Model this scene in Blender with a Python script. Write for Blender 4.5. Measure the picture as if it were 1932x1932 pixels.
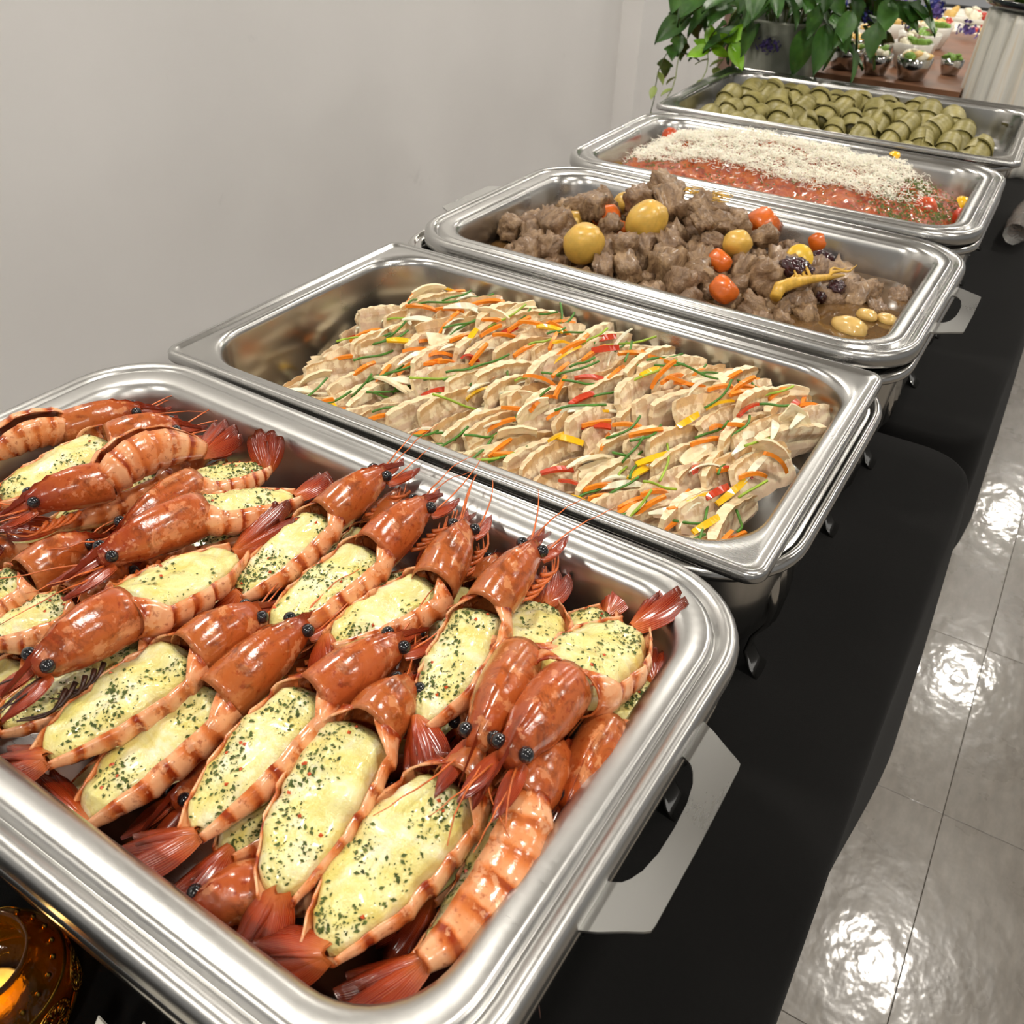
import bpy, math, random
import numpy as np
from mathutils import Vector, Matrix, noise
random.seed(7)
for o in list(bpy.data.objects): bpy.data.objects.remove(o)
SC = bpy.context.scene
COL = SC.collection
RIM = 0.88            # height of the pan rims above the floor
TBL = RIM - 0.15      # table top
CEIL = RIM + 1.62

# ------------------------------------------------------------------ camera
cam = bpy.data.cameras.new('camera'); camo = bpy.data.objects.new('camera', cam); COL.objects.link(camo)
cam.sensor_width = 36.0; cam.lens = 1717.77/1932*36.0
right = Vector((0.85250979, 0.52131022, 0.03824548)); down = Vector((0.3384292, -0.49471613, -0.80045089)); fwd = Vector((-0.39836257, 0.69533561, -0.59817694))
M = Matrix((right, -down, -fwd)).transposed()
camo.matrix_world = Matrix.Translation((0.34199, -0.6101, 0.36168+RIM)) @ M.to_4x4()
cam.clip_start = 0.01
cam.dof.use_dof = True; cam.dof.focus_distance = 0.62; cam.dof.aperture_fstop = 20.0
SC.camera = camo
# ------------------------------------------------------------------ world, view
w = bpy.data.worlds.new('hall'); SC.world = w; w.use_nodes = True
w.node_tree.nodes['Background'].inputs[0].default_value = (1.0, 0.97, 0.93, 1)
w.node_tree.nodes['Background'].inputs[1].default_value = 0.30
vs = SC.view_settings; vs.view_transform = 'Standard'; vs.look = 'None'; vs.gamma = 1.0; vs.use_curve_mapping = False
vs.exposure = -0.20
LAMP_W = 15.0
LAMPS = [(x, y) for x in (-0.73, 0.76, 2.25) for y in (-1.9, -0.03, 1.885, 3.81, 5.68)]
# ------------------------------------------------------------------ helpers
def lin(r, g, b):
    f = lambda c: (c/255/12.92) if c/255 <= .04045 else ((c/255+.055)/1.055)**2.4
    return (f(r), f(g), f(b), 1)
def tag(o, label=None, cat=None, group=None, kind=None):
    if label: o['label'] = label
    if cat: o['category'] = cat
    if group: o['group'] = group
    if kind: o['kind'] = kind
    return o
def empty(name, loc=(0,0,0), rz=0):
    o = bpy.data.objects.new(name, None); COL.objects.link(o); o.location = loc; o.rotation_euler = (0,0,rz); o.empty_display_size = .02
    return o
def link(name, me, parent=None):
    o = bpy.data.objects.new(name, me); COL.objects.link(o)
    if parent is not None: o.parent = parent
    return o
def mesh(name, V, F, mats=None, smooth=True, uv=None, fm=None):
    me = bpy.data.meshes.new(name); me.from_pydata([tuple(map(float, v)) for v in V], [], [tuple(map(int, f)) for f in F])
    if mats is not None:
        for m in (mats if isinstance(mats, (list, tuple)) else [mats]): me.materials.append(m)
    if smooth: me.polygons.foreach_set('use_smooth', [True]*len(me.polygons))
    if fm is not None: me.polygons.foreach_set('material_index', fm)
    if uv is not None:
        l = me.uv_layers.new(name='UVMap'); idx = np.zeros(len(me.loops), int); me.loops.foreach_get('vertex_index', idx)
        l.data.foreach_set('uv', np.asarray(uv, float)[idx].ravel())
    me.update(); return me
def grid_faces(n, m, closed=False, base=0, flip=False):
    F = []
    for i in range(n-1):
        for j in range(m if closed else m-1):
            a = base+i*m+j; b = base+i*m+(j+1) % m; c = base+(i+1)*m+(j+1) % m; d = base+(i+1)*m+j
            F.append((a, d, c, b) if flip else (a, b, c, d))
    return F
class MB:
    def __init__(s): s.V = []; s.F = []; s.M = []; s.U = []
    def add(s, V, F, m=0, U=None):
        b = len(s.V); s.V += [tuple(v) for v in V]; s.F += [tuple(i+b for i in f) for f in F]; s.M += [m]*len(F)
        s.U += list(U) if U is not None else [(0, 0)]*len(V)
    def box(s, c, size, m=0, rot=None):
        x, y, z = [q/2 for q in size]
        P = [Vector(p) for p in ((-x,-y,-z),(x,-y,-z),(x,y,-z),(-x,y,-z),(-x,-y,z),(x,-y,z),(x,y,z),(-x,y,z))]
        if rot is not None: P = [rot @ p for p in P]
        s.add([(p[0]+c[0], p[1]+c[1], p[2]+c[2]) for p in P], [(0,3,2,1),(4,5,6,7),(0,1,5,4),(1,2,6,5),(2,3,7,6),(3,0,4,7)], m)
    def tube(s, P, R, n=6, m=0):
        P = [Vector(p) for p in P]; k = len(P)
        if not hasattr(R, '__len__'): R = [R]*k
        V = []; t0 = (P[1]-P[0]).normalized(); up = Vector((0,0,1)) if abs(t0.z) < .9 else Vector((1,0,0))
        for i in range(k):
            t = (P[min(i+1,k-1)]-P[max(i-1,0)]).normalized(); a = t.cross(up)
            if a.length < 1e-6: a = t.cross(Vector((0,1,0)))
            a.normalize(); b = a.cross(t); up = b
            for j in range(n):
                q = 2*math.pi*j/n; V.append(P[i]+(a*math.cos(q)+b*math.sin(q))*R[i])
        F = grid_faces(k, n, True)+[tuple(range(n))[::-1], tuple(range((k-1)*n, k*n))]
        s.add(V, F, m, [(i/(k-1), j/n) for i in range(k) for j in range(n)])
    def lathe(s, prof, n=24, m=0, c=(0,0,0), cap=True):
        V = []; 
        for r, z in prof:
            for j in range(n):
                q = 2*math.pi*j/n; V.append((c[0]+r*math.cos(q), c[1]+r*math.sin(q), c[2]+z))
        F = grid_faces(len(prof), n, True)
        if cap: F += [tuple(range(n))[::-1], tuple(range((len(prof)-1)*n, len(prof)*n))]
        s.add(V, F, m, [(i/(len(prof)-1), j/n) for i in range(len(prof)) for j in range(n)])
    def mesh(s, name, mats, smooth=True): return mesh(name, s.V, s.F, mats, smooth, s.U, s.M)
    def obj(s, name, mats, parent=None, smooth=True): return link(name, s.mesh(name, mats, smooth), parent)
def nz(x, y, z=0, s=1): return noise.noise(Vector((x*s, y*s, z*s)))
def dup(root, loc=None, rot=None, scale=None, label=None):
    r = root.copy(); COL.objects.link(r)
    if loc is not None: r.location = loc
    if rot is not None: r.rotation_euler = rot
    if scale is not None: r.scale = scale
    if label: r['label'] = label
    for ch in root.children:
        c = ch.copy(); COL.objects.link(c); c.parent = r
        for g in ch.children:
            d = g.copy(); COL.objects.link(d); d.parent = c
    return r
# ------------------------------------------------------------------ materials
class NT:
    def __init__(s, name):
        s.m = bpy.data.materials.new(name); s.m.use_nodes = True; s.n = s.m.node_tree; s.b = s.n.nodes['Principled BSDF']
    def node(s, t, **k):
        q = s.n.nodes.new(t)
        for a, v in k.items(): setattr(q, a, v)
        return q
    def l(s, a, b): s.n.links.new(a, b)
    def set(s, **k):
        for a, v in k.items(): s.b.inputs[a.replace('_', ' ')].default_value = v
        return s
    def coord(s, scale=(1,1,1), out='Object'):
        t = s.node('ShaderNodeTexCoord'); mp = s.node('ShaderNodeMapping'); mp.inputs['Scale'].default_value = scale
        s.l(t.outputs[out], mp.inputs['Vector']); return mp.outputs[0]
    def noise(s, vec, scale, detail=4, rough=.55, dist=0):
        q = s.node('ShaderNodeTexNoise'); q.inputs['Scale'].default_value = scale; q.inputs['Detail'].default_value = detail
        q.inputs['Roughness'].default_value = rough; q.inputs['Distortion'].default_value = dist
        if vec is not None: s.l(vec, q.inputs['Vector'])
        return q.outputs['Fac']
    def ramp(s, fac, stops, interp='LINEAR'):
        q = s.node('ShaderNodeValToRGB'); e = q.color_ramp; e.interpolation = interp
        while len(e.elements) < len(stops): e.elements.new(.5)
        for el, (p, c) in zip(e.elements, stops):
            el.position = p; el.color = c if len(c) == 4 else (*c, 1)
        s.l(fac, q.inputs[0]); return q.outputs[0]
    def mix(s, fac, a, b, mode='MIX'):
        q = s.node('ShaderNodeMix', data_type='RGBA', blend_type=mode)
        if hasattr(fac, 'links'): s.l(fac, q.inputs[0])
        else: q.inputs[0].default_value = fac
        for v, i in ((a, 6), (b, 7)):
            if hasattr(v, 'links'): s.l(v, q.inputs[i])
            else: q.inputs[i].default_value = v
        return q.outputs[2]
    def math(s, op, a, b=None):
        q = s.node('ShaderNodeMath', operation=op)
        for v, i in ((a, 0), (b, 1)):
            if v is None: continue
            if hasattr(v, 'links'): s.l(v, q.inputs[i])
            else: q.inputs[i].default_value = v
        return q.outputs[0]
    def col(s, c):
        if hasattr(c, 'links'): s.l(c, s.b.inputs['Base Color'])
        else: s.b.inputs['Base Color'].default_value = c
        return s
    def bump(s, h, strength=.3, dist=.001):
        q = s.node('ShaderNodeBump'); q.inputs['Strength'].default_value = strength; q.inputs['Distance'].default_value = dist
        s.l(h, q.inputs['Height']); s.l(q.outputs[0], s.b.inputs['Normal']); return s
    def rough(s, v):
        if hasattr(v, 'links'): s.l(v, s.b.inputs['Roughness'])
        else: s.b.inputs['Roughness'].default_value = v
        return s
def plain(name, c, rough=.5, nscale=60, var=.25, **k):
    t = NT(name); v = t.noise(t.coord(), nscale)
    d = tuple(q*(1-var) for q in c[:3])+(1,); e = tuple(min(1, q*(1+var)) for q in c[:3])+(1,)
    t.col(t.ramp(v, [(.3, d), (.7, e)])); t.rough(rough); t.set(**k); return t.m
MAT = {}
def steel(name, base, r0, r1, stretch, bump=.05):
    t = NT(name); t.set(Metallic=1.0); t.col(base)
    a = t.noise(t.coord(stretch), 160, 4, .6); b = t.noise(t.coord((1,1,1)), 7, 2, .5)
    t.rough(t.ramp(t.math('ADD', t.math('MULTIPLY', a, .12 if bump <= .05 else .4), t.math('MULTIPLY', b, .88 if bump <= .05 else .6)), [(.30, (r0,)*3), (.70, (r1,)*3)]))
    if bump > .05: t.bump(a, bump, .0002)
    return t.m
MAT['steel'] = steel('pan_steel', (.50, .495, .48, 1), .23, .30, (1, 8, 8), .025)
MAT['worn'] = steel('worn_pan_steel', (.54, .535, .52, 1), .25, .40, (1, 6, 6), .07)
MAT['grip'] = steel('grip_steel', (.44, .44, .425, 1), .24, .36, (6, 1, 6), .04)
MAT['chrome'] = steel('polished_steel', (.56, .55, .53, 1), .08, .18, (1, 6, 6), .03)
MAT['mirror'] = steel('dish_steel', (.54, .53, .51, 1), .12, .24, (1, 1, 8), .04)
# prawn shell: UV.x runs along the body, UV.y around it
def shell_mat(name, bands, pale, mid, deep, bright):
    t = NT(name); tc = t.node('ShaderNodeTexCoord'); sep = t.node('ShaderNodeSeparateXYZ'); t.l(tc.outputs['UV'], sep.inputs[0])
    co = tc.outputs['Object']
    n1 = t.noise(co, 90, 5, .6); n2 = t.noise(co, 260, 4, .6); n3 = t.noise(co, 38, 3)
    u = t.math('ADD', t.math('MULTIPLY', sep.outputs[0], bands), t.math('MULTIPLY', t.math('SUBTRACT', n1, .5), .45))
    fr = t.math('FRACT', u)
    if bands > 1.5:
        c = t.ramp(fr, [(0, deep), (.14, deep), (.28, mid), (.50, pale), (.84, pale), (.95, mid), (1, deep)])
    else:
        c = t.ramp(t.math('ADD', t.math('MULTIPLY', sep.outputs[0], .8), t.math('MULTIPLY', n1, .35)), [(.08, pale), (.24, mid), (.6, mid), (.95, deep)])
    c = t.mix(t.ramp(n3, [(.40, (0,0,0)), (.64, (.75,)*3)]), c, bright)
    c = t.mix(t.ramp(n1, [(.56, (0,0,0)), (.60, (.6,)*3)]), c, pale)
    c = t.mix(t.ramp(n2, [(.58, (0,0,0)), (.68, (.6,)*3)]), c, deep)
    if bands < 1.5: c = t.mix(t.ramp(t.noise(co, 60, 5, .7, 1.0), [(.52, (0,0,0)), (.66, (.65,)*3)]), c, lin(104,46,20))
    t.col(c); t.set(Roughness=.2, Specular_IOR_Level=.55, Coat_Weight=.35, Coat_Roughness=.12, Subsurface_Weight=.06, Subsurface_Scale=.003)
    t.b.inputs['Subsurface Radius'].default_value = (1, .5, .3)
    wv = t.noise(t.coord((1,1,1)), 340, 3); t.bump(wv, .28, .0008); return t.m
MAT['abdomen'] = shell_mat('prawn_shell', 6, lin(238,178,132), lin(210,116,58), lin(146,48,14), lin(222,128,66))
MAT['carapace'] = shell_mat('prawn_head_shell', 1, lin(226,156,104), lin(176,98,48), lin(150,48,14), lin(186,88,34))
MAT['carapace2'] = shell_mat('prawn_head_shell_ruddy', 1, lin(224,150,106), lin(176,84,40), lin(136,36,14), lin(194,102,48))
def blade_mat():
    t = NT('prawn_tail'); tc = t.node('ShaderNodeTexCoord'); sep = t.node('ShaderNodeSeparateXYZ'); t.l(tc.outputs['UV'], sep.inputs[0])
    st = t.node('ShaderNodeTexWave'); st.inputs['Scale'].default_value = 3.2; st.inputs['Distortion'].default_value = 3.5; st.inputs['Detail'].default_value = 3
    mp = t.node('ShaderNodeMapping'); mp.inputs['Scale'].default_value = (.25, 2.2, 1); t.l(tc.outputs['UV'], mp.inputs[0]); mp.inputs['Rotation'].default_value = (0,0,math.pi/2); t.l(mp.outputs[0], st.inputs['Vector'])
    c = t.ramp(sep.outputs[0], [(0, lin(196,100,42)), (.3, lin(164,54,16)), (.65, lin(128,26,8)), (1, lin(84,10,8))])
    c = t.mix(t.ramp(st.outputs['Fac'], [(.80, (0,0,0)), (.98, (.35,)*3)]), c, lin(222,140,78))
    t.col(c); t.set(Roughness=.2, Coat_Weight=.4, Coat_Roughness=.1); t.bump(st.outputs['Fac'], .3, .0008); return t.m
MAT['blade'] = blade_mat()
MAT['feeler'] = plain('prawn_feeler', lin(206,104,48), .3, 120, .4)
MAT['charred'] = plain('charred_shaded_feeler', lin(60,34,24), .35, 200, .7)
MAT['eye'] = plain('prawn_eye', (.012,.012,.014,1), .15, 300, .6, Coat_Weight=.5)
def cheese_mat():
    t = NT('melted_cheese'); co = t.coord(); n = t.noise(co, 48, 4, .6, .8); n2 = t.noise(co, 110, 4)
    c = t.ramp(n, [(.30, lin(240,236,206)), (.46, lin(230,222,156)), (.62, lin(222,208,120)), (.78, lin(206,196,96))])
    c = t.mix(t.ramp(n2, [(.6, (0,0,0)), (.78, (.35,)*3)]), c, lin(196,194,120))
    t.col(c); t.set(Roughness=.22, Subsurface_Weight=.25, Subsurface_Scale=.006, Coat_Weight=.3, Coat_Roughness=.1)
    t.b.inputs['Subsurface Radius'].default_value = (1, .8, .4)
    t.bump(t.math('ADD', t.noise(co, 150, 4, .6), t.math('MULTIPLY', t.noise(co, 600, 3), .4)), .45, .0016); return t.m
MAT['cheese'] = cheese_mat()
MAT['herb'] = plain('dried_parsley', lin(74,88,30), .7, 500, .6)
MAT['redbit'] = plain('red_pepper_bit', lin(206,84,40), .35, 300, .3)
# ================================================================== the setting
def floor_mat():
    t = NT('vinyl_tile'); co = t.coord((1,1,1)); g = t.node('ShaderNodeObjectInfo')
    n = t.noise(t.coord((5,1.6,1)), 14, 6, .65); n2 = t.noise(co, 5, 5, .6)
    c = t.ramp(t.math('ADD', t.math('MULTIPLY', n, .6), t.math('MULTIPLY', n2, .4)), [(.32, lin(104,98,90)), (.5, lin(120,113,104)), (.68, lin(134,127,117))])
    t.col(c); t.set(Specular_IOR_Level=.6, Coat_Weight=.55, Coat_Roughness=.09)
    t.rough(t.ramp(n2, [(.3, (.22,)*3), (.7, (.36,)*3)]))
    wv = t.noise(t.coord((1.4,1,1)), 16, 3, .5); t.bump(wv, .22, .006)
    q = [x for x in t.n.nodes if x.type == 'BUMP'][0]; t.l(q.outputs[0], t.b.inputs['Coat Normal']); return t.m
MAT['tile'] = floor_mat()
MAT['grout'] = plain('floor_joint', lin(92,87,80), .8)
def wall_mat():
    t = NT('painted_wall'); co = t.coord(); n = t.noise(co, 1.6, 4, .5); s = t.noise(t.coord((1,1,.7)), 9, 5, .7, .8)
    c = t.ramp(n, [(.3, lin(226,224,222)), (.7, lin(234,232,230))])
    c = t.mix(t.ramp(s, [(.66, (0,0,0)), (.80, (.4,)*3)]), c, lin(190,188,186))
    t.col(c); t.rough(.75); t.bump(t.noise(co, 30, 3), .05, .004); return t.m
MAT['wall'] = wall_mat()
MAT['ceiling'] = plain('ceiling_paint', lin(176,173,166), .9, 3, .03)
MAT['brown'] = plain('brown_door_wood', lin(134,104,86), .5, 8, .12)
fl = MB(); fl.box((1.6, 2.3, -.012), (6.2, 9.4, .02)); flo = fl.obj('floor', MAT['grout'], smooth=False); tag(flo, kind='structure')
def tile_mesh(s):
    g = .0004; h = s/2-g; b = .0005
    V = [(-h,-h,-.004),(h,-h,-.004),(h,h,-.004),(-h,h,-.004),(-h,-h,-b),(h,-h,-b),(h,h,-b),(-h,h,-b),(-h+b,-h+b,0),(h-b,-h+b,0),(h-b,h-b,0),(-h+b,h-b,0)]
    F = [(0,1,5,4),(1,2,6,5),(2,3,7,6),(3,0,4,7),(4,5,9,8),(5,6,10,9),(6,7,11,10),(7,4,8,11),(8,9,10,11)]
    return mesh('tile', V, F, MAT['tile'], False)
TS = .44
tm = tile_mesh(TS)
for i in range(-4, 8):
    for j in range(-4, 13):
        o = link('tile', tm, flo); o.location = (.514+(i+.5)*TS, .53+(j+.5)*TS, .003)
def wallbox(name, c, s, m):
    b = MB(); b.box(c, s); o = b.obj(name, m, smooth=False); tag(o, kind='structure'); return o
wallbox('wall_left', (-1.32, .95, CEIL/2), (.14, 5.9, CEIL), MAT['wall'])
wallbox('wall_back', (-1.62, 5.2, CEIL/2), (.1, 3.4, CEIL), MAT['brown'])
wallbox('ceiling', (1.6, 2.3, CEIL+.06), (6.2, 9.4, .08), MAT['ceiling'])
pb = MB(); pb.box((-1.21, 3.05, CEIL/2), (.085, .50, CEIL-.004)); tag(pb.obj('added_shade_trim_1', MAT['wall'], smooth=False), kind='structure')  # pilaster added so the wall shows a darker, shadow-like vertical band
# ceiling downlights
le = NT('lamp_diffuser'); le.col((.9,.9,.9,1)); le.set(Emission_Color=(1,.93,.82,1), Emission_Strength=14.0)
le.m.cycles.emission_sampling = 'NONE'
lr = plain('lamp_ring_white', lin(230,228,224), .4, 5, .03)
for k, (x, y) in enumerate(LAMPS):
    t = empty('ceiling_lamp', (x, y, CEIL+.02)); 
    b = MB(); b.lathe([(.125,0),(.125,-.012),(.112,-.016),(.108,-.006)], 28, cap=False); b.obj('ring', lr, t)
    b = MB(); b.lathe([(.108,-.004),(.02,-.004)], 28); b.obj('diffuser', le.m, t)
    tag(t, 'round white ceiling downlight above the buffet', 'lamp', 'ceiling downlights above the buffet')
    L = bpy.data.lights.new('downlight', 'AREA'); L.shape = 'DISK'; L.size = .2; L.energy = LAMP_W; L.color = (1, .945, .86)
    lo = bpy.data.objects.new('downlight', L); COL.objects.link(lo); lo.location = (x, y, CEIL-.012); lo.parent = None

# ================================================================== tables and cloths
def rrect(wd, dp, r, k=10, s=8):
    """rounded rectangle, counter-clockwise, constant vertex count"""
    P = []; hx, hy = wd/2, dp/2
    C = [(hx-r, -hy+r, -90), (hx-r, hy-r, 0), (-hx+r, hy-r, 90), (-hx+r, -hy+r, 180)]
    for q in range(4):
        cx, cy, a0 = C[q]
        arc = [(cx+r*math.cos(math.radians(a0+90*i/k)), cy+r*math.sin(math.radians(a0+90*i/k))) for i in range(k+1)]
        nx, ny, b0 = C[(q+1) % 4]; e = (nx+r*math.cos(math.radians(b0)), ny+r*math.sin(math.radians(b0)))
        P += arc
        for i in range(1, s): t = i/s; P.append((arc[-1][0]*(1-t)+e[0]*t, arc[-1][1]*(1-t)+e[1]*t))
    return P
def loft(loops, cap0=False, cap1=True, flip=False):
    n = len(loops[0]); V = [p for l in loops for p in l]; F = grid_faces(len(loops), n, True, flip=flip)
    if cap0: F.append(tuple(range(n))[::(1 if flip else -1)])
    if cap1: F.append(tuple(range((len(loops)-1)*n, len(loops)*n))[::(-1 if flip else 1)])
    return V, F
def cloth_mat():
    t = NT('black_cloth'); a = t.noise(t.coord((1,1,1)), 1400, 2); n = t.noise(t.coord(), 6, 3)
    t.col(t.ramp(n, [(.3, (.0050,.0048,.0046,1)), (.7, (.0072,.0069,.0066,1))])); t.rough(.92); t.set(Sheen_Weight=.03, Sheen_Roughness=.5, Specular_IOR_Level=.12); t.bump(a, .35, .0006); return t.m
MAT['cloth'] = cloth_mat()
MAT['ply'] = plain('table_board', lin(150,130,104), .6, 20, .1)
MAT['tleg'] = plain('table_leg_paint', lin(70,70,72), .4)
def table(y0, y1, x0, x1, z, lab1, lab2, seed):
    cx, cy = (x0+x1)/2, (y0+y1)/2; W, D = x1-x0, y1-y0
    t = empty('buffet_table', (cx, cy, 0)); tag(t, lab2, 'table', 'covered buffet tables')
    b = MB(); b.box((0,0,z-.018), (W-.08, D-.08, .028)); b.obj('tabletop', MAT['ply'], t, False)
    for sx in (-1,1):
        for sy in (-1,1):
            b = MB(); b.tube([(sx*(W/2-.09), sy*(D/2-.15), z-.03), (sx*(W/2-.09), sy*(D/2-.15), .0065)], .014, 10); b.obj('leg', MAT['tleg'], t)
    # cloth: thin draped sheet with flared wavy skirt
    loops = []; r = .055; n0 = rrect(W, D, r, 10, 60)
    per = []; acc = 0
    for i, p in enumerate(n0): per.append(acc); q = n0[(i+1) % len(n0)]; acc += math.hypot(q[0]-p[0], q[1]-p[1])
    def lp(ins, zz, wave=0, flare=0):
        base = rrect(W-2*ins, D-2*ins, max(r-ins, .004), 10, 60); L = []
        for i, p in enumerate(base):
            d = Vector((p[0]/(W/2), p[1]/(D/2))); nrm = Vector((p[0]-n0[i][0]*.0, p[1])).normalized()
            ex = 1 if abs(p[0]) > W/2-.02-ins else 0; ey = 1 if abs(p[1]) > D/2-.02-ins else 0
            nv = Vector((math.copysign(1, p[0])*ex, math.copysign(1, p[1])*ey)); 
            if nv.length: nv.normalize()
            a = flare+wave*(.5+.5*math.sin(per[i]*9.5+seed+1.3*math.sin(per[i]*3.1)))
            L.append((p[0]+nv.x*a, p[1]+nv.y*a, zz))
        return L
    loops = [lp(.30, z), lp(.05, z), lp(.008, z-.0006), lp(.002, z-.004), lp(0, z-.010, 0, .001), lp(0, z-.04, .004, .002), lp(0, z-.12, .012, .002), lp(0, z-.22, .020, .003), lp(0, z-.34, .028, .004), lp(0, z-.35, .028, .003), lp(0, z-.345, .028, .0015), lp(0, z-.22, .020, .001), lp(0, z-.04, .004, -.0005), lp(0, z-.012, 0, -.001), lp(.006, z-.003)]
    V, F = loft(loops, cap0=True, cap1=True, flip=False)
    o = link('tablecloth', mesh('tablecloth', V, F, MAT['cloth'])); o.location = (cx, cy, 0.0005); tag(o, lab1, 'tablecloth')
table(-1.35, .345, -.372, .36, TBL, 'black cloth over the nearer table, under the prawn and pork dishes', 'table under the nearer black cloth', 0)
table(.362, 4.1, -.372, .36, TBL, 'black cloth over the farther table, under the stew and pasta dishes', 'table under the farther black cloth', 2.1)

# ================================================================== pans and chafing dishes
def square_pan(W, D, depth, mat):
    ro = .014; ri = .052; L = []
    def a(ins, z, r): L.append([(x, y, z) for x, y in rrect(W-2*ins, D-2*ins, r)])
    a(.0005, -.0085, ro); a(0, -.0075, ro); a(.0004, -.002, ro); a(.0022, -.0003, ro-.002); a(.0045, 0, ro-.004); a(.0065, -.0008, ro-.005); a(.0085, -.0022, ro-.006); a(.011, -.0024, .012); a(.0145, -.0026, .03); a(.0165, -.003, .05); a(.0195, -.0056, ri); a(.0208, -.0105, ri); a(.0235, -depth*.55, ri-.002); a(.0265, -depth+.016, ri-.004); a(.030, -depth+.005, ri-.006); a(.039, -depth, ri-.012); a(.08, -depth, .02)
    V, F = loft(L); 
    return mesh('pan_body', V, F, mat)
def round_pan(W, D, depth, mat):
    ro = .066; L = []
    def a(ins, z, r): L.append([(x, y, z) for x, y in rrect(W-2*ins, D-2*ins, r)])
    a(.002, -.0165, ro); a(0, -.015, ro); a(-.0002, -.007, ro); a(.0012, -.0025, ro-.001); a(.0042, 0, ro-.003); a(.0078, -.0006, ro-.006); a(.0106, -.0026, ro-.008); a(.0126, -.0062, ro-.010); a(.0138, -.0062, ro-.011); a(.0150, -.0012, ro-.012); a(.0185, -.0006, ro-.015); a(.0275, -.0016, ro-.02); a(.0312, -.0034, ro-.022); a(.0338, -.0075, ro-.023); a(.036, -.014, ro-.024); a(.040, -depth*.6, ro-.027); a(.0435, -depth+.014, ro-.029); a(.048, -depth+.004, ro-.031); a(.057, -depth, ro-.036); a(.09, -depth, .012)
    V, F = loft(L); return mesh('pan_body', V, F, mat)
def solid(o, t=.0012):
    m = o.modifiers.new('thickness', 'SOLIDIFY'); m.thickness = t; m.offset = -1; return o
def handle_mesh(mat):
    # flat steel grip with a half-moon opening; x outward from the rim, y along the rim
    out = [(0,-.069),(.010,-.064),(.019,-.058),(.0265,-.0535),(.029,-.0515),(.0295,-.048),(.0300,0),(.0295,.048),(.029,.0515),(.0265,.0535),(.019,.058),(.010,.064),(0,.069)]
    inn = [(0,-.041),(.004,-.0405),(.0085,-.038),(.0110,-.0345),(.0138,-.028),(.0160,-.016),(.0166,0),(.0160,.016),(.0138,.028),(.0110,.0345),(.0085,.038),(.004,.0405),(0,.041)]
    n = len(out); th = .0016; V = []
    for z in (0, -th):
        for P in (out, inn): V += [(x, y, z+x*.05) for x, y in P]
    F = []
    for i in range(n-1):
        F += [(i, i+1, n+i+1, n+i), (2*n+i, 3*n+i, 3*n+i+1, 2*n+i+1), (i, 2*n+i, 2*n+i+1, i+1), (n+i, n+i+1, 3*n+i+1, 3*n+i)]
    F += [(0, n, 3*n, 2*n), (n-1, 3*n-1, 4*n-1, 2*n-1)]
    o = mesh('handle', V, F, mat, False); return o
HM = {}
def pan(name, kind, x, y, dz, th, W, D, depth, mat, label, handles):
    t = empty(name, (x, y, RIM+dz), th); tag(t, label, 'pan', 'steel food pans')
    o = link('pan_body', (square_pan if kind == 's' else round_pan)(W, D, depth, mat), t); solid(o)
    if handles:
        if mat.name not in HM: HM[mat.name] = handle_mesh(MAT['grip'])
        for s in (1, -1):
            h = link('handle', HM[mat.name], t); h.location = (s*(W/2-.003), 0.006*s, -.011); h.rotation_euler = (0, 0, 0 if s > 0 else math.pi)
    return t
def shell_leg(mat):
    # curved strap leg with a fluted scallop at the top; local x outward, z up, foot at z=-.131
    b = MB(); path = [(.000,-.012),(.004,-.03),(.007,-.05),(.005,-.075),(-.002,-.095),(-.004,-.112),(.003,-.125),(.010,-.131)]; wd = [.020,.024,.022,.014,.009,.008,.010,.012]
    V = []; m = 9
    for (x, z), w_ in zip(path, wd):
        for j in range(m):
            s = -1+2*j/(m-1); fl = (.0022*abs(math.sin(s*math.pi*2))+.003*(1-s*s)) if z > -.08 else .001*(1-s*s)
            V.append((x+fl, s*w_, z))
    k = len(path)*m; V += [(p[0]-.0025, p[1], p[2]) for p in V]
    F = grid_faces(len(path), m, flip=True)+grid_faces(len(path), m, base=k)
    for i in range(len(path)-1):
        F += [(i*m, k+i*m, k+(i+1)*m, (i+1)*m), (i*m+m-1, (i+1)*m+m-1, k+(i+1)*m+m-1, k+i*m+m-1)]
    F += [(j, j+1, k+j+1, k+j) for j in range(m-1)]+[((len(path)-1)*m+j, k+(len(path)-1)*m+j, k+(len(path)-1)*m+j+1, (len(path)-1)*m+j+1) for j in range(m-1)]
    b.add(V, F); return b.mesh('leg', mat)
LEG = shell_leg(MAT['chrome'])
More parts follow.
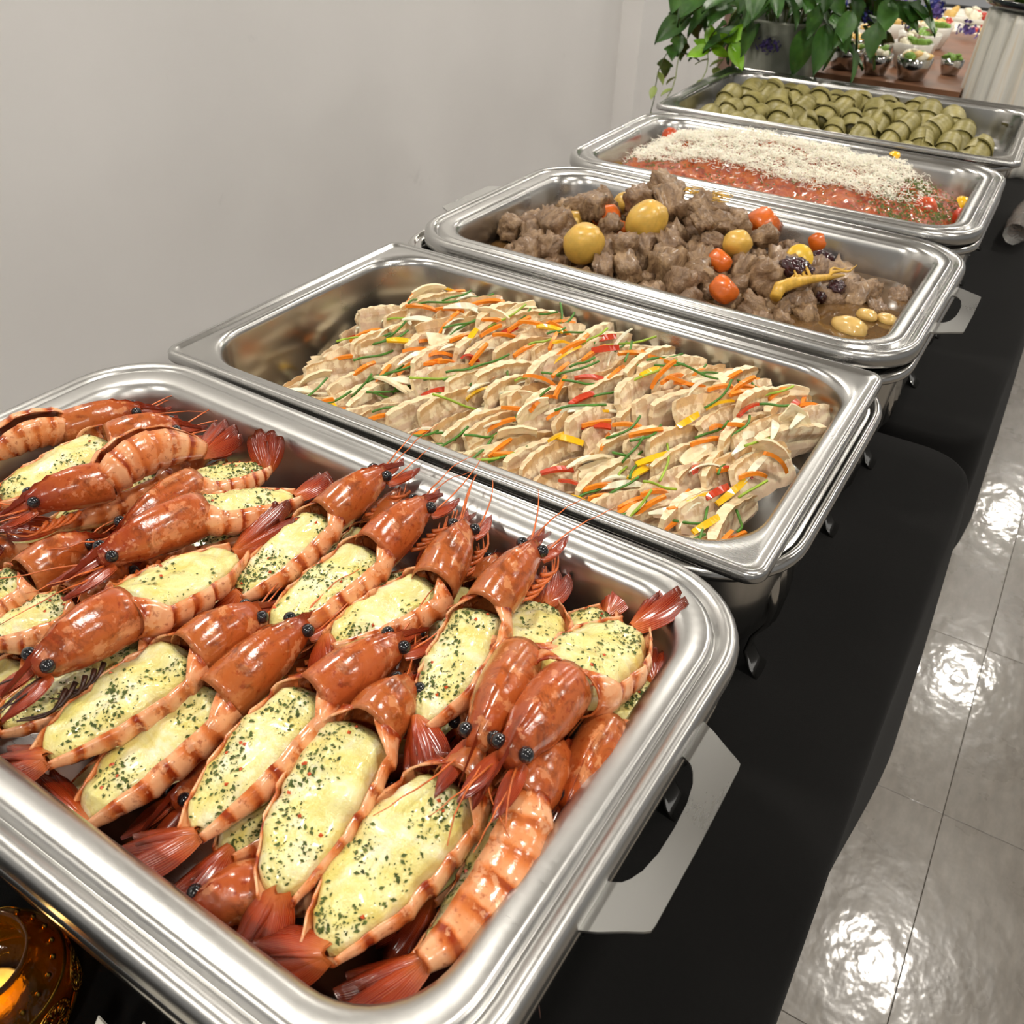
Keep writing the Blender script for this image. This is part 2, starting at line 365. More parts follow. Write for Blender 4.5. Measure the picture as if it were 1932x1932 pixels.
def chafer(x, y, dz, th, W, D, label):
    t = empty('chafing_dish', (x, y, TBL), th); tag(t, label, 'chafing dish', 'steel chafing dishes')
    L = []; ro = .072; zt = RIM-TBL+dz
    def a(ins, z, r): L.append([(px, py, zt+z) for px, py in rrect(W-2*ins, D-2*ins, r)])
    a(.030, -.095, .05); a(.020, -.093, .055); a(.0135, -.086, .062); a(.0125, -.05, .064); a(.0115, -.024, .065); a(.011, -.0185, .066)
    a(.0015, -.0175, ro); a(0, -.0150, ro); a(0, -.0115, ro); a(.0015, -.0085, ro); a(.0045, -.0068, ro-.003); a(.0075, -.0082, ro-.005); a(.0085, -.0105, ro-.006); a(.0098, -.0105, ro-.006); a(.0120, -.0088, ro-.008); a(.0145, -.0100, ro-.010); a(.016, -.016, ro-.012); a(.0165, -.05, .06); a(.019, -.084, .056); a(.026, -.09, .05); a(.06, -.091, .02)
    V, F = loft(L, cap0=True); o = link('water_pan', mesh('water_pan', V, F, MAT['mirror']), t)
    for sx in (1, -1):
        for oy in (-.085, .125):
            l = link('leg', LEG, t); l.location = (sx*(W/2-.019), oy, .1312); l.rotation_euler = (0, 0, 0 if sx > 0 else math.pi)
        b = MB(); b.lathe([(.030,.0005),(.034,.002),(.034,.040),(.030,.043),(.027,.042),(.010,.040)], 24, c=(sx*(W/2-.055), .02, 0)); b.obj('fuel_can', MAT['chrome'], t)
    return t
PO = [(-.0011,-.3506,.0048,-.0175), (0,0,0,0), (.0035,.358,.0022,-.0038), (-.0026,.7149,.0069,.0259), (-.010,1.085,.0150,.0464)]
chafer(-.001, -.352, -.012, -.0175, .546, .346, 'chafing dish under the prawn pan, nearest the viewer')
chafer(.006, .004, -.002, 0, .542, .340, 'chafing dish under the square-cornered pork pan')
chafer(-.006, .352, -.011, -.0038, .570, .362, 'chafing dish with a double rim under the stew pan')
chafer(-.0026, .713, -.006, .0259, .552, .344, 'chafing dish under the cheese-covered pasta pan')
chafer(-.012, 1.092, .006, .0464, .552, .372, 'chafing dish under the leaf roll pan, farthest away')
pan('food_pan', 'r', *PO[0], .5501, .3511, .066, MAT['worn'], 'worn round-cornered steel pan full of prawns with a cut-out grip', True)
pan('food_pan', 's', *PO[1], .530, .325, .100, MAT['steel'], 'deep square-cornered steel pan holding sliced pork', False)
pan('food_pan', 'r', *PO[2], .5501, .3511, .066, MAT['steel'], 'steel pan of brown stew with a grip at each end', True)
pan('food_pan', 'r', *PO[3], .5501, .3511, .066, MAT['steel'], 'steel pan of pasta under grated cheese', False)
pan('food_pan', 's', *PO[4], .5554, .395, .066, MAT['steel'], 'square-cornered steel pan of green leaf rolls', False)
# ================================================================== prawns in the nearest pan
# rostrum tip, head/body joint, body end, tail tip (x, y, height against the rim), half width, roll, kind, sideways bend, label
PRAWNS = [
((-0.1986,-0.2172,-0.0080),(-0.2346,-0.2835,-0.0080),(-0.2485,-0.3412,-0.0160),(-0.2598,-0.3567,-0.0300), 0.017,25,'side',0.004,'prawn with long red rostrum lying against the far left wall corner'),
((-0.1550,-0.2213,-0.0080),(-0.1873,-0.2801,-0.0060),(-0.1983,-0.3633,-0.0100),(-0.2097,-0.3800,-0.0200), 0.025,0,'open',0.000,'cheese-topped prawn at the far left, head just below the rearmost prawn'),
((-0.1570,-0.3819,0.0080),(-0.1321,-0.3204,0.0080),(-0.1187,-0.2514,0.0000),(-0.1244,-0.2156,0.0040), 0.018,0,'side',-0.006,'prawn without visible cheese, banded shell and upright red tail near the far left corner'),
((-0.1474,-0.2107,-0.0250),(-0.1418,-0.2766,-0.0200),(-0.1525,-0.3560,-0.0140),(-0.1776,-0.3743,-0.0120), 0.020,-12,'open',0.000,'partly covered cheese prawn with its tail fan at the left picture edge'),
((-0.0864,-0.3676,0.0000),(-0.0933,-0.2831,-0.0020),(-0.0792,-0.2307,-0.0100),(-0.0861,-0.2210,0.0040), 0.019,0,'open',0.000,'prawn with dark orange head and small cheese patch under the spiky far wall feelers'),
((-0.0686,-0.4047,0.0120),(-0.0528,-0.3118,0.0100),(-0.0243,-0.2565,0.0020),(-0.0256,-0.2256,0.0020), 0.020,0,'open',0.000,'prawn with black eye and amber head pointing to the lower left, oval cheese patch behind'),
((-0.0832,-0.3646,-0.0300),(-0.0708,-0.3200,-0.0220),(-0.0237,-0.2513,-0.0120),(-0.0173,-0.2259,-0.0120), 0.020,0,'open',0.000,'half-hidden cheese prawn with red tail touching the far wall'),
((0.0215,-0.2016,0.0160),(0.0095,-0.2717,0.0060),(0.0075,-0.3473,-0.0040),(-0.0016,-0.3598,-0.0160), 0.019,0,'open',0.000,'prawn whose head leans highest on the far rim, left of the other raised heads'),
((-0.0185,-0.4754,0.0140),(-0.0170,-0.3991,0.0120),(-0.0182,-0.3177,-0.0000),(-0.0063,-0.2718,0.0100), 0.025,0,'open',0.000,'big prawn with blackened face at the left edge and dripping cheese'),
((-0.1125,-0.3424,-0.0140),(-0.1149,-0.4016,-0.0120),(-0.1240,-0.4346,-0.0160),(-0.1428,-0.4473,-0.0300), 0.020,0,'open',0.000,'prawn head with pale ring opening at the left edge'),
((-0.0741,-0.3443,-0.0180),(-0.0742,-0.4000,-0.0140),(-0.0921,-0.4436,-0.0140),(-0.1073,-0.4570,-0.0260), 0.021,0,'open',0.000,'prawn at the left edge with banded shell curling around its cheese'),
((-0.0004,-0.3522,-0.0140),(-0.0157,-0.4017,-0.0120),(-0.0327,-0.4784,-0.0160),(-0.0498,-0.4894,-0.0300), 0.023,0,'open',0.000,'long cheese prawn lying under the blackened face prawn'),
((0.0333,-0.3372,-0.0040),(0.0243,-0.4000,-0.0020),(0.0106,-0.4814,-0.0080),(-0.0105,-0.4930,-0.0160), 0.023,0,'open',0.003,'prawn with broad herbed cheese and tail at the left edge above the near rim'),
((0.0635,-0.3259,0.0020),(0.0536,-0.4079,-0.0100),(0.0417,-0.4881,-0.0260),(-0.0051,-0.4884,-0.0260), 0.022,0,'open',0.004,'prawn with pointed tail spike beside the near left rim'),
((0.1226,-0.3139,0.0060),(0.1023,-0.3872,0.0020),(0.1003,-0.4699,-0.0120),(0.0706,-0.4930,-0.0280), 0.021,0,'open',0.003,'prawn with tall narrow cheese patch, tail resting near the front rim'),
((0.1373,-0.3390,-0.0020),(0.1383,-0.3893,0.0020),(0.1561,-0.4737,-0.0100),(0.1560,-0.4902,-0.0280), 0.024,0,'open',0.004,'prawn in front centre with the longest cheese patch, tail pointing to the front rim'),
((0.1958,-0.3440,-0.0140),(0.1924,-0.3906,-0.0040),(0.1859,-0.4809,-0.0120),(0.1560,-0.4942,-0.0280), 0.026,0,'open',0.003,'prawn in front with the widest cheese, tail fan turned left'),
((0.2252,-0.3246,-0.0100),(0.2200,-0.3810,-0.0040),(0.2214,-0.4597,-0.0160),(0.1974,-0.4900,-0.0300), 0.021,-38,'open',-0.008,'curled prawn along the right wall with bare banded shell, nearest the front corner'),
((0.1456,-0.2183,0.0220),(0.1460,-0.2957,0.0140),(0.1561,-0.3708,0.0020),(0.1772,-0.3929,-0.0020), 0.020,0,'open',-0.003,'prawn in the middle with long slim cheese and head raised against the far wall'),
((0.1981,-0.3956,0.0140),(0.1783,-0.3070,0.0060),(0.1586,-0.2436,-0.0100),(0.1454,-0.2124,-0.0100), 0.024,0,'open',0.000,'left of the two prawns whose heads point at the viewer'),
((0.2121,-0.3966,0.0200),(0.2115,-0.3152,0.0140),(0.2156,-0.2393,-0.0020),(0.2220,-0.1993,0.0020), 0.027,0,'open',0.000,'right of two prawns facing the viewer, its tail in the far right corner'),
((0.1811,-0.2996,-0.0220),(0.1855,-0.2645,-0.0200),(0.1915,-0.2222,-0.0160),(0.1836,-0.1870,-0.0080), 0.020,0,'open',0.000,'prawn with only cheese and a tall upright tail showing by the far right wall'),
((0.2412,-0.3820,-0.0120),(0.2347,-0.3117,-0.0080),(0.2408,-0.2619,-0.0140),(0.2397,-0.2311,-0.0200), 0.019,0,'open',0.000,'prawn with black charred feelers squeezed against the right wall'),
((0.0623,-0.2137,0.0140),(0.0566,-0.2820,0.0060),(0.0460,-0.3612,-0.0020),(0.0412,-0.3676,-0.0080), 0.021,0,'open',0.000,'prawn with oval cheese, second raised head from the left on the far wall'),
((0.0915,-0.2189,0.0140),(0.1058,-0.2874,0.0060),(0.0797,-0.3497,0.0000),(0.0916,-0.3602,-0.0080), 0.021,0,'open',0.000,'prawn with oval cheese, third raised head from the left on the far wall'),
((0.0527,-0.3300,-0.0260),(0.0645,-0.2995,-0.0220),(0.0743,-0.2526,-0.0200),(0.0743,-0.2214,-0.0100), 0.018,0,'open',0.000,'low prawn showing a cheese strip between the second and third raised heads'),
((0.1140,-0.4983,-0.0300),(0.1391,-0.4637,-0.0280),(0.1636,-0.4201,-0.0340),(0.1686,-0.4013,-0.0360), 0.019,0,'open',0.000,'prawn head with two black eyes peeping out beside the front rim'),
((0.1095,-0.3792,-0.0340),(0.1114,-0.4139,-0.0300),(0.1118,-0.4637,-0.0260),(0.1114,-0.4925,-0.0280), 0.020,0,'open',0.000,'buried prawn whose red tail pokes out above the front rim'),
((0.0190,-0.1853,-0.0120),(0.0263,-0.2432,-0.0180),(0.0193,-0.2915,-0.0240),(0.0168,-0.3088,-0.0260), 0.018,0,'open',0.000,'dark prawn head showing behind the raised heads at the far wall'),
((0.1735,-0.3629,-0.0180),(0.1592,-0.3066,-0.0180),(0.1492,-0.2547,-0.0260),(0.1464,-0.2337,-0.0260), 0.018,0,'open',0.000,'shadowed prawn head in the gap left of the heads facing the viewer'),
((0.2399,-0.4003,-0.0340),(0.2371,-0.3618,-0.0300),(0.2327,-0.3194,-0.0340),(0.2314,-0.2974,-0.0360), 0.018,0,'open',0.000,'charred prawn head low against the right wall beside the curled prawn'),
((0.1097,-0.2132,-0.0160),(0.1155,-0.2505,-0.0200),(0.1203,-0.3059,-0.0260),(0.1226,-0.3248,-0.0300), 0.018,0,'open',0.000,'dark red prawn head standing in the shade on the far wall by the middle prawn'),
]
def lerp_tab(tab, u):
    for (a, x), (b, y) in zip(tab, tab[1:]):
        if u <= b: t = (u-a)/(b-a); t = t*t*(3-2*t); return x*(1-t)+y*t
    return tab[-1][1]
CW = [(0,.92),(.10,1.0),(.35,1.0),(.6,.88),(.82,.64),(1,.34)]
AW = [(0,.78),(.15,.95),(.4,1.0),(.65,.90),(.85,.62),(1,.36)]
def prawn(H, J, E, T, w_, roll, kind, bend, label, seed, charred=False, lod=0):
    rnd = random.Random(seed)
    J0 = Vector(J); R = lambda p: Vector(p)-J0
    H, E, T = R(H), R(E), R(T); J = Vector((0,0,0))
    t = empty('prawn', (J0.x, J0.y, J0.z+RIM)); tag(t, label, 'prawn', 'cheese-topped prawns in the nearest pan')
    # ---- head shell
    ax = (H-J).normalized(); LH = (H-J).length; side = ax.cross(Vector((0,0,1))).normalized(); up = side.cross(ax)
    rc = min(max(w_*.80, .0145), .0175); Lc = min(LH*.76, .070)
    n, m = 18, 20; V = []; UV = []
    us = [.10, .02]+[i/(n-3) for i in range(n-2)]
    for i, u in enumerate(us):
        r = rc*lerp_tab(CW, u)*(.86 if i == 0 else .96 if i == 1 else 1)
        c = J+ax*(u*Lc)+up*(.10*rc*math.sin(u*math.pi)+.10*rc*u)
        for j in range(m):
            q = 2*math.pi*j/m; s, k = math.sin(q), math.cos(q)     # k=1 top
            ri = .16*rc*math.exp(-(min(q, 2*math.pi-q)/.22)**2)*min(1, u*1.6)
            rr = r*(1+.03*nz(u*5+seed, s*2, k*2))
            V.append(c+side*(s*rr*.86)+up*(k*rr*(1.0 if k > 0 else 1.05)+(ri if k > 0 else 0))); UV.append((u, j/m))
    F = grid_faces(n, m, True)+[tuple(range((n-1)*m, n*m))]
    link('head_shell', mesh('head_shell', V, F, MAT['carapace2' if seed % 3 == 0 else 'carapace'], uv=UV), t)
    top = lambda u: J+ax*(u*Lc)+up*(.10*rc*math.sin(u*math.pi)+.10*rc*u+rc*lerp_tab(CW, u)*1.02)
    # ---- serrated rostrum
    P = []; k = 12; tip = H
    b0 = top(.45); b1 = top(.98)
    for i in range(k+1):
        u = i/k; c = b0.lerp(b1, min(1, u*1.8)) if u < .55 else b1.lerp(tip, (u-.55)/.45)
        hgt = .0056*math.sin(math.pi*min(1, u*.9+.1))*(1-u*.75)+(.0018 if i % 2 else 0)*(u > .1)*(1-u*.6)
        P.append((c, hgt, .0016*(1-u*.85)))
    V = []
    for c, h, th in P: V += [c+up*h, c+side*th-up*.0012, c-up*.003, c-side*th-up*.0012]
    link('rostrum', mesh('rostrum', V, grid_faces(len(P), 4, True)+[(3,2,1,0), tuple(range(4*k, 4*k+4))], MAT['blade'], False, [(.25+.6*i/k, j/4) for i in range(k+1) for j in range(4)]), t)
    # ---- eyes
    for s in (-1, 1):
        b = MB(); c = J+ax*(Lc*.93)+side*(s*rc*.42)+up*(rc*.34)
        a = Matrix((side, ax, up)).transposed()
        V = []; F = []
        for i in range(9):
            th = math.pi*i/8
            for j in range(12):
                q = 2*math.pi*j/12; V.append(c+Vector((math.sin(th)*math.cos(q), math.sin(th)*math.sin(q), math.cos(th)))*.0039)
        b.add(V, grid_faces(9, 12, True, flip=True)); b.obj('eye', MAT['eye'], t)
    # ---- antenna scales, mouth legs, feelers
    fr = J+ax*(Lc*.92)
    for s in (-1, 1):
        Ls = LH-Lc*.80 if LH-Lc*.8 < .034 else .034; V = []; UV = []; kk = 9
        for top_ in (1, -1):
            for i in range(kk):
                u = i/(kk-1); hw = .0058*math.sin(math.pi*(u*.86+.14))**.8*(1-u*.3)
                for j in range(4):
                    v = -1+2*j/3; V.append(fr+ax*(Ls*u)+side*(s*(rc*.34+.10*Ls*u)+v*hw)-up*(.001+.0018*v*v+.004*u)+up*(top_*.0006)); UV.append((.2+.6*u, j/4))
        b = MB(); b.add(V, grid_faces(kk, 4)+grid_faces(kk, 4, base=kk*4, flip=True), 0, UV); b.obj('antenna_scale', MAT['blade'], t)
    b = MB()
    for q in range(10):
        s = 1 if q % 2 else -1; a0 = J+ax*(Lc*(.45+.05*q))-up*(rc*.80)+side*(s*rc*.45)
        Lg = .020+.012*rnd.random(); P = [a0]
        for i in range(1, 6): P.append(a0+ax*(Lg*i/5)+side*(s*.004*math.sin(i*.7))-up*(.004*math.sin(i*.6)))
        b.tube(P, [.0016*(1-i*.15) for i in range(6)], 5)
    for q in range((0 if J0.y < -.44 or H.y < -.02 and J0.y < -.4 else 3) if lod == 0 else 0):
        s = 1 if q % 2 else -1; a0 = J+ax*Lc+side*(s*rc*.3)-up*(rc*.15*(q % 3)); Lg = .035+.03*rnd.random(); cv = rnd.uniform(-.02, .02); P = []
        for i in range(9): u = i/8; P.append(a0+ax*(Lg*u)+side*(s*.010*u+cv*u*u)+up*(.006*math.sin(u*2.2)*rnd.uniform(.6, 1)))
        b.tube(P, [.0007*(1-.8*i/8)+.0001 for i in range(9)], 4)
    b.obj('legs', MAT['charred' if charred else 'feeler'], t)
    # ---- body shell: an open boat (or closed tube) from J to E
    CR = 168 if roll == -38 else 116 if w_ > .0225 else 132
    n, m = 34, 17; V = []; UV = []; ctr = []; dirs = []
    d0 = (E-J); sd = d0.cross(Vector((0,0,1))).normalized(); ro = math.radians(roll)
    arch = (.010 if kind == 'side' else -.003)
    def cen(u): return J+d0*(u*1.07-.07)+sd*(bend*4*u*(1-u))+Vector((0,0,arch*4*u*(1-u)))
    amax = math.radians(168 if kind == 'side' else 112)
    wj = lambda u: w_*lerp_tab(AW, u)
    frames = []
    for i in range(n):
        u = i/(n-1); c = cen(u); a = (cen(min(1, u+.02))-cen(max(0, u-.02))).normalized()
        si = a.cross(Vector((0,0,1))).normalized(); uu = si.cross(a)
        si, uu = si*math.cos(ro)+uu*math.sin(ro), uu*math.cos(ro)-si*math.sin(ro)
        frames.append((c, a, si, uu))
    def fr_at(u):
        x = u*(n-1); i = min(int(x), n-2); f = x-i
        return tuple(p.lerp(q, f) for p, q in zip(frames[i], frames[i+1]))
    for i in range(n):
        u = i/(n-1); c, a, si, uu = frames[i]; seg = (u*6) % 1; r = wj(u)*(.95+.08*seg**1.5)
        cl = max(0, 1-u/.16); aR = math.radians(CR+(166-CR)*cl) if si.x > 0 else math.radians(100+64*cl); aL = math.radians(CR+(166-CR)*cl) if si.x <= 0 else math.radians(100+64*cl)
        if kind == 'side': aR = aL = amax
        for j in range(m):
            q = -aL+(aL+aR)*j/(m-1); k = math.cos(q); x = math.sin(q)
            if kind == 'side': p = c+si*(x*r*.82)-uu*(k*r*.95)
            else:
                wob = 1+.09*nz(u*5+seed*3, math.copysign(2, q), 0)*min(1, (abs(q)/2)**2)
                p = c+si*(x*r*wob)-uu*(k*r*.72)+uu*(.05*r)
            V.append(p); UV.append((u, j/(m-1)))
    o = link('body_shell', mesh('body_shell', V, grid_faces(n, m), MAT['abdomen'], uv=UV), t); solid(o, .0011).modifiers[0].offset = 0
    # ---- tail fan
    LT = (T-E).length; ta = (T-E).normalized(); ts = ta.cross(Vector((0,0,1))).normalized(); tu = ts.cross(ta)
    roll2 = rnd.uniform(-.5, .5); ts, tu = ts*math.cos(roll2)+tu*math.sin(roll2), tu*math.cos(roll2)-ts*math.sin(roll2)
    LT = max(min(LT, .046), .030)
    for q, (an, ln, wd, lift) in enumerate([(-19, .95, .0068, -.16), (-7, 1.04, .0070, .0), (8, 1.0, .0070, .05), (20, .93, .0066, -.12), (2, .74, .0044, .20)]):
        a = math.radians(an+rnd.uniform(-4, 4)); d = ta*math.cos(a)+ts*math.sin(a); sv = ts*math.cos(a)-ta*math.sin(a); l = LT*ln; kk = 9; V = []; UV = []
        for sgn in (1, -1):
            for i in range(kk):
                u = i/(kk-1); hw = wd*(.30+.70*math.sin(math.pi*min(1, .10+u*.80))**.9)*(1 if u < .9 else .72)
                if q == 4: hw = wd*(1-u*.92)
                for j in range(5):
                    v = -1+2*j/4; th = .0011*(1-v*v)*(1-.5*u)
                    V.append(E-ta*.004+d*(l*u)+sv*(v*hw)+tu*(lift*l*u*(1.4-u)+.0026*(1-v*v)-.003*v*v+sgn*th)); UV.append((u, j/4))
        b = MB(); b.add(V, grid_faces(kk, 5, flip=True)+grid_faces(kk, 5, base=kk*5)+[(kk*5-5+j, kk*5-4+j, 2*kk*5-4+j, 2*kk*5-5+j) for j in range(4)], 0, UV); b.obj('tail_blade', MAT['blade'], t)
    # ---- cheese and herbs
    if kind != 'side' and lod < 2:
        n2, m2 = 30, 17; V = []; oo = rnd.random()*50
        for i in range(n2):
            u = .015+.945*i/(n2-1); c, a, si, uu = fr_at(u); r = wj(u); e = i/(n2-1); endf = min(1, math.sin(math.pi*e)*3.2)**.5 if 0 < e < 1 else 0
            for j in range(m2):
                v = -1+2*j/(m2-1); sg = 1 if v > 0 else -1
                hw = r*.93*(1+.22*nz(u*4+oo, sg*3, 1)+.14*nz(u*13+oo, sg*3, 5))*(.35+.65*endf)
                dome = (1-v*v)**.6 if abs(v) < 1 else 0
                hgt = .19*r+(.17*r*dome+.15*r*nz(u*6+oo, v*2.2, 4)*dome)*endf-.40*r*abs(v)**7-.35*r*(1-endf)
                hgt += .05*r*nz(u*22+oo, v*9, 7)
                V.append(c+si*(v*hw-(.10*r if si.x > 0 else -.10*r))+uu*hgt)
        me = mesh('cheese', V, grid_faces(n2, m2), MAT['cheese']); ch = link('cheese_topping', me, t)
        if lod == 0:
            nf = int(330+240*rnd.random()); b = MB(); b2 = MB(); fo = rnd.random()*90
            for q in range(nf*2):
                i = rnd.randrange(1, n2-2); j = rnd.randrange(2, m2-3); A = V[i*m2+j]; B = V[i*m2+j+1]; C = V[(i+1)*m2+j]; p = A+(B-A)*rnd.random()+(C-A)*rnd.random()
                if nz(p.x*45+fo, p.y*45, 3) < rnd.uniform(-.15, .5): continue
                nn = (C-A).cross(B-A).normalized(); nn = nn if nn.z > 0 else -nn
                s_ = rnd.choice((.0003,.0003,.0004,.0004,.0005,.0006,.0008,.0011,.0014)); tv = Vector((rnd.uniform(-1,1), rnd.uniform(-1,1), rnd.uniform(-.4,.4))).normalized(); sv = nn.cross(tv).normalized(); tv = sv.cross(nn)
                p = p+nn*.0003
                b.add([p+tv*s_*1.3, p+sv*s_*.6+nn*s_*.3, p-tv*s_, p-sv*s_*.7+nn*.0002], [(0,1,2),(0,2,3)])
                if q % 90 == 0:
                    s2 = .0014; b2.add([p+tv*s2, p+sv*s2, p-tv*s2*.8, p-sv*s2*.6, p+nn*.001], [(0,1,4),(1,2,4),(2,3,4),(3,0,4)])
            tag(b.obj('herb_flakes', MAT['herb'], ch, False), kind='stuff')
            if b2.V: tag(b2.obj('pepper_bits', MAT['redbit'], ch, False), kind='stuff')
    return t
CH = ('blackened', 'charred', 'shadowed', 'dark prawn', 'dark red')  # heads named as shadowed share the charred feelers: shade put into colour
for k, a in enumerate(PRAWNS): prawn(*a, seed=k+1, charred=any(c in a[8] for c in CH))
# a lower layer, mostly buried
rb = random.Random(5)
for k in range(13):
    x = -.195+.0325*k+rb.uniform(-.006, .006); y = -.36+rb.uniform(-.02, .02); s = rb.choice((-1, 1)); z = -.048
    prawn((x+rb.uniform(-.012,.012), y+s*.095, z+.004), (x, y+s*.018, z), (x+rb.uniform(-.012,.012), y-s*.062, z-.002), (x, y-s*.098, z), .017, 0, 'open', 0, 'prawn mostly buried under the top layer in the nearest pan', seed=60+k, lod=1)
for k in range(8):
    x = -.19+.054*k; y = -.25 if k % 2 else -.44; s = rb.choice((-1, 1)); z = -.038
    prawn((x+rb.uniform(-.02,.02), y+s*.055, z), (x, y+s*.005, z), (x+rb.uniform(-.012,.012), y-s*.04, z-.002), (x, y-s*.05, z), .015, 0, 'open', 0, 'prawn mostly buried under the top layer in the nearest pan', seed=80+k, lod=1)
# ================================================================== sliced pork and vegetables
def pork_mat():
    t = NT('boiled_pork'); tc = t.node('ShaderNodeTexCoord'); sep = t.node('ShaderNodeSeparateXYZ'); t.l(tc.outputs['UV'], sep.inputs[0])
    oi = t.node('ShaderNodeObjectInfo'); n = t.noise(tc.outputs['Object'], 70, 4, .6); n2 = t.noise(tc.outputs['Object'], 260, 4)
    v = t.math('ADD', sep.outputs[1], t.math('MULTIPLY', t.math('SUBTRACT', n, .5), .35))
    v = t.math('ADD', v, t.math('MULTIPLY', t.math('SUBTRACT', oi.outputs['Random'], .5), .45))
    fat, meat, rind = lin(240,224,192), lin(218,192,164), lin(206,166,112)
    c = t.ramp(v, [(.02, meat), (.22, meat), (.30, fat), (.42, fat), (.50, meat), (.60, lin(212,184,156)), (.70, fat), (.90, lin(240,222,186)), (.98, rind)])
    c = t.mix(t.ramp(n2, [(.54, (0,0,0)), (.70, (.3,)*3)]), c, lin(188,152,118))
    bl = t.math('FRACT', t.math('ADD', t.math('MULTIPLY', sep.outputs[0], 6), t.math('ADD', t.math('MULTIPLY', n, 3.2), t.math('MULTIPLY', oi.outputs['Random'], 5))))
    blk = t.math('MULTIPLY', t.ramp(bl, [(.35, (0,0,0)), (.6, (1,1,1)), (.92, (1,1,1)), (1, (0,0,0))]), t.ramp(t.math('ADD', sep.outputs[1], t.math('MULTIPLY', oi.outputs['Random'], .3)), [(.35, (0,0,0)), (.75, (.6,)*3)]))
    c = t.mix(blk, c, lin(186,146,100))
    t.col(c); t.set(Roughness=.32, Subsurface_Weight=.12, Subsurface_Scale=.003, Coat_Weight=.2, Coat_Roughness=.2); t.bump(n2, .2, .0008); return t.m
def rind_mat():
    t = NT('pork_edge'); n = t.noise(t.coord(), 120, 4); t.col(t.ramp(n, [(.3, lin(206,172,126)), (.44, lin(234,212,172)), (.68, lin(242,226,192))])); t.rough(.35); t.bump(n, .3, .001); return t.m
MAT['rind'] = rind_mat()
MAT['pork'] = pork_mat()
MAT['carrot'] = plain('carrot', lin(240,136,28), .32, 90, .18)
MAT['chive'] = plain('chive_green', lin(70,122,36), .35, 120, .35)
MAT['chive2'] = plain('chive_light', lin(150,178,52), .35, 120, .3)
MAT['onion'] = plain('onion_white', lin(236,230,204), .28, 60, .06, Subsurface_Weight=.15, Subsurface_Scale=.003)
MAT['redpep'] = plain('red_pepper', lin(196,62,30), .22, 60, .22, Coat_Weight=.3)
MAT['yelpep'] = plain('yellow_pepper', lin(240,188,24), .22, 60, .12, Coat_Weight=.3)
MAT['radish'] = plain('pale_fat_slice', lin(238,222,184), .3, 70, .05, Subsurface_Weight=.15, Subsurface_Scale=.003)
def slab(name, L, Hh, T, mat, seed, notch=True, curl=.006, nx=13, ny=5):
    V = []; UV = []
    for s in (1, -1):
        for i in range(nx):
            u = i/(nx-1); ex = math.sin(math.pi*min(1, .16+u*.72))**.5
            for j in range(ny):
                v = j/(ny-1); y = (v-.5)*Hh*ex
                if notch and j == ny-1: y += .0008*(1 if i % 2 else -.4)
                if j == 0: y += .003*nz(u*5, seed, 1)
                x = (u-.5)*L+.004*nz(v*3, seed, 2); b = curl*math.cos((u-.5)*3)+.0022*nz(u*3+seed, v*3, 0)
                V.append((x, b+s*T/2*(1 if 0 < i < nx-1 else .7), y)); UV.append((u, v))
    k = nx*ny; F = grid_faces(nx, ny, flip=False)+grid_faces(nx, ny, base=k, flip=True)
    for i in range(nx-1):
        F += [(i*ny, k+i*ny, k+(i+1)*ny, (i+1)*ny), (i*ny+ny-1, (i+1)*ny+ny-1, k+(i+1)*ny+ny-1, k+i*ny+ny-1)]
    for j in range(ny-1):
        F += [(j, j+1, k+j+1, k+j), ((nx-1)*ny+j, k+(nx-1)*ny+j, k+(nx-1)*ny+j+1, (nx-1)*ny+j+1)]
    nf = 2*(nx-1)*(ny-1); fm = [0]*nf+[1]*(len(F)-nf) if notch else None
    return mesh(name, V, F, [mat, MAT['rind']] if notch else mat, False, UV, fm)
def strip(name, L, Wd, T, bend, mat, taper=0, twist=0, n=9):
    V = []
    for i in range(n):
        u = i/(n-1); a = (u-.5)*bend; w2 = Wd/2*(1-taper*abs(2*u-1)**1.6); tw = twist*(u-.5)
        r = L/bend if abs(bend) > 1e-3 else 0
        x, z = (r*math.sin(a), -(r-r*math.cos(a))) if r else ((u-.5)*L, 0)
        for sy, sz in ((-1,-1),(1,-1),(1,1),(-1,1)):
            V.append((x, sy*w2*math.cos(tw)-sz*T/2*math.sin(tw), z+sz*T/2*math.cos(tw)+sy*w2*math.sin(tw)))
    return mesh(name, V, grid_faces(n, 4, True, flip=True)+[(0,1,2,3), tuple(range(4*n-4, 4*n))[::-1]], mat, False)
def pile(x, y):
    z = -.060+.040*min(1, max(0, (y+.13)/.20))-.012*max(0, (y-.07)/.05)
    z -= .05*max(0, (-.165-x)/.06); z += .006*nz(x*14, y*14, 5); return z
rp = random.Random(21)
SL = [slab('pork_slice', rp.uniform(.070,.092), rp.uniform(.028,.036), rp.uniform(.006,.0085), MAT['pork'], k*7.3, True, rp.uniform(.002,.008)) for k in range(8)]
rows = [-.106, -.056, -.004, .046, .088]
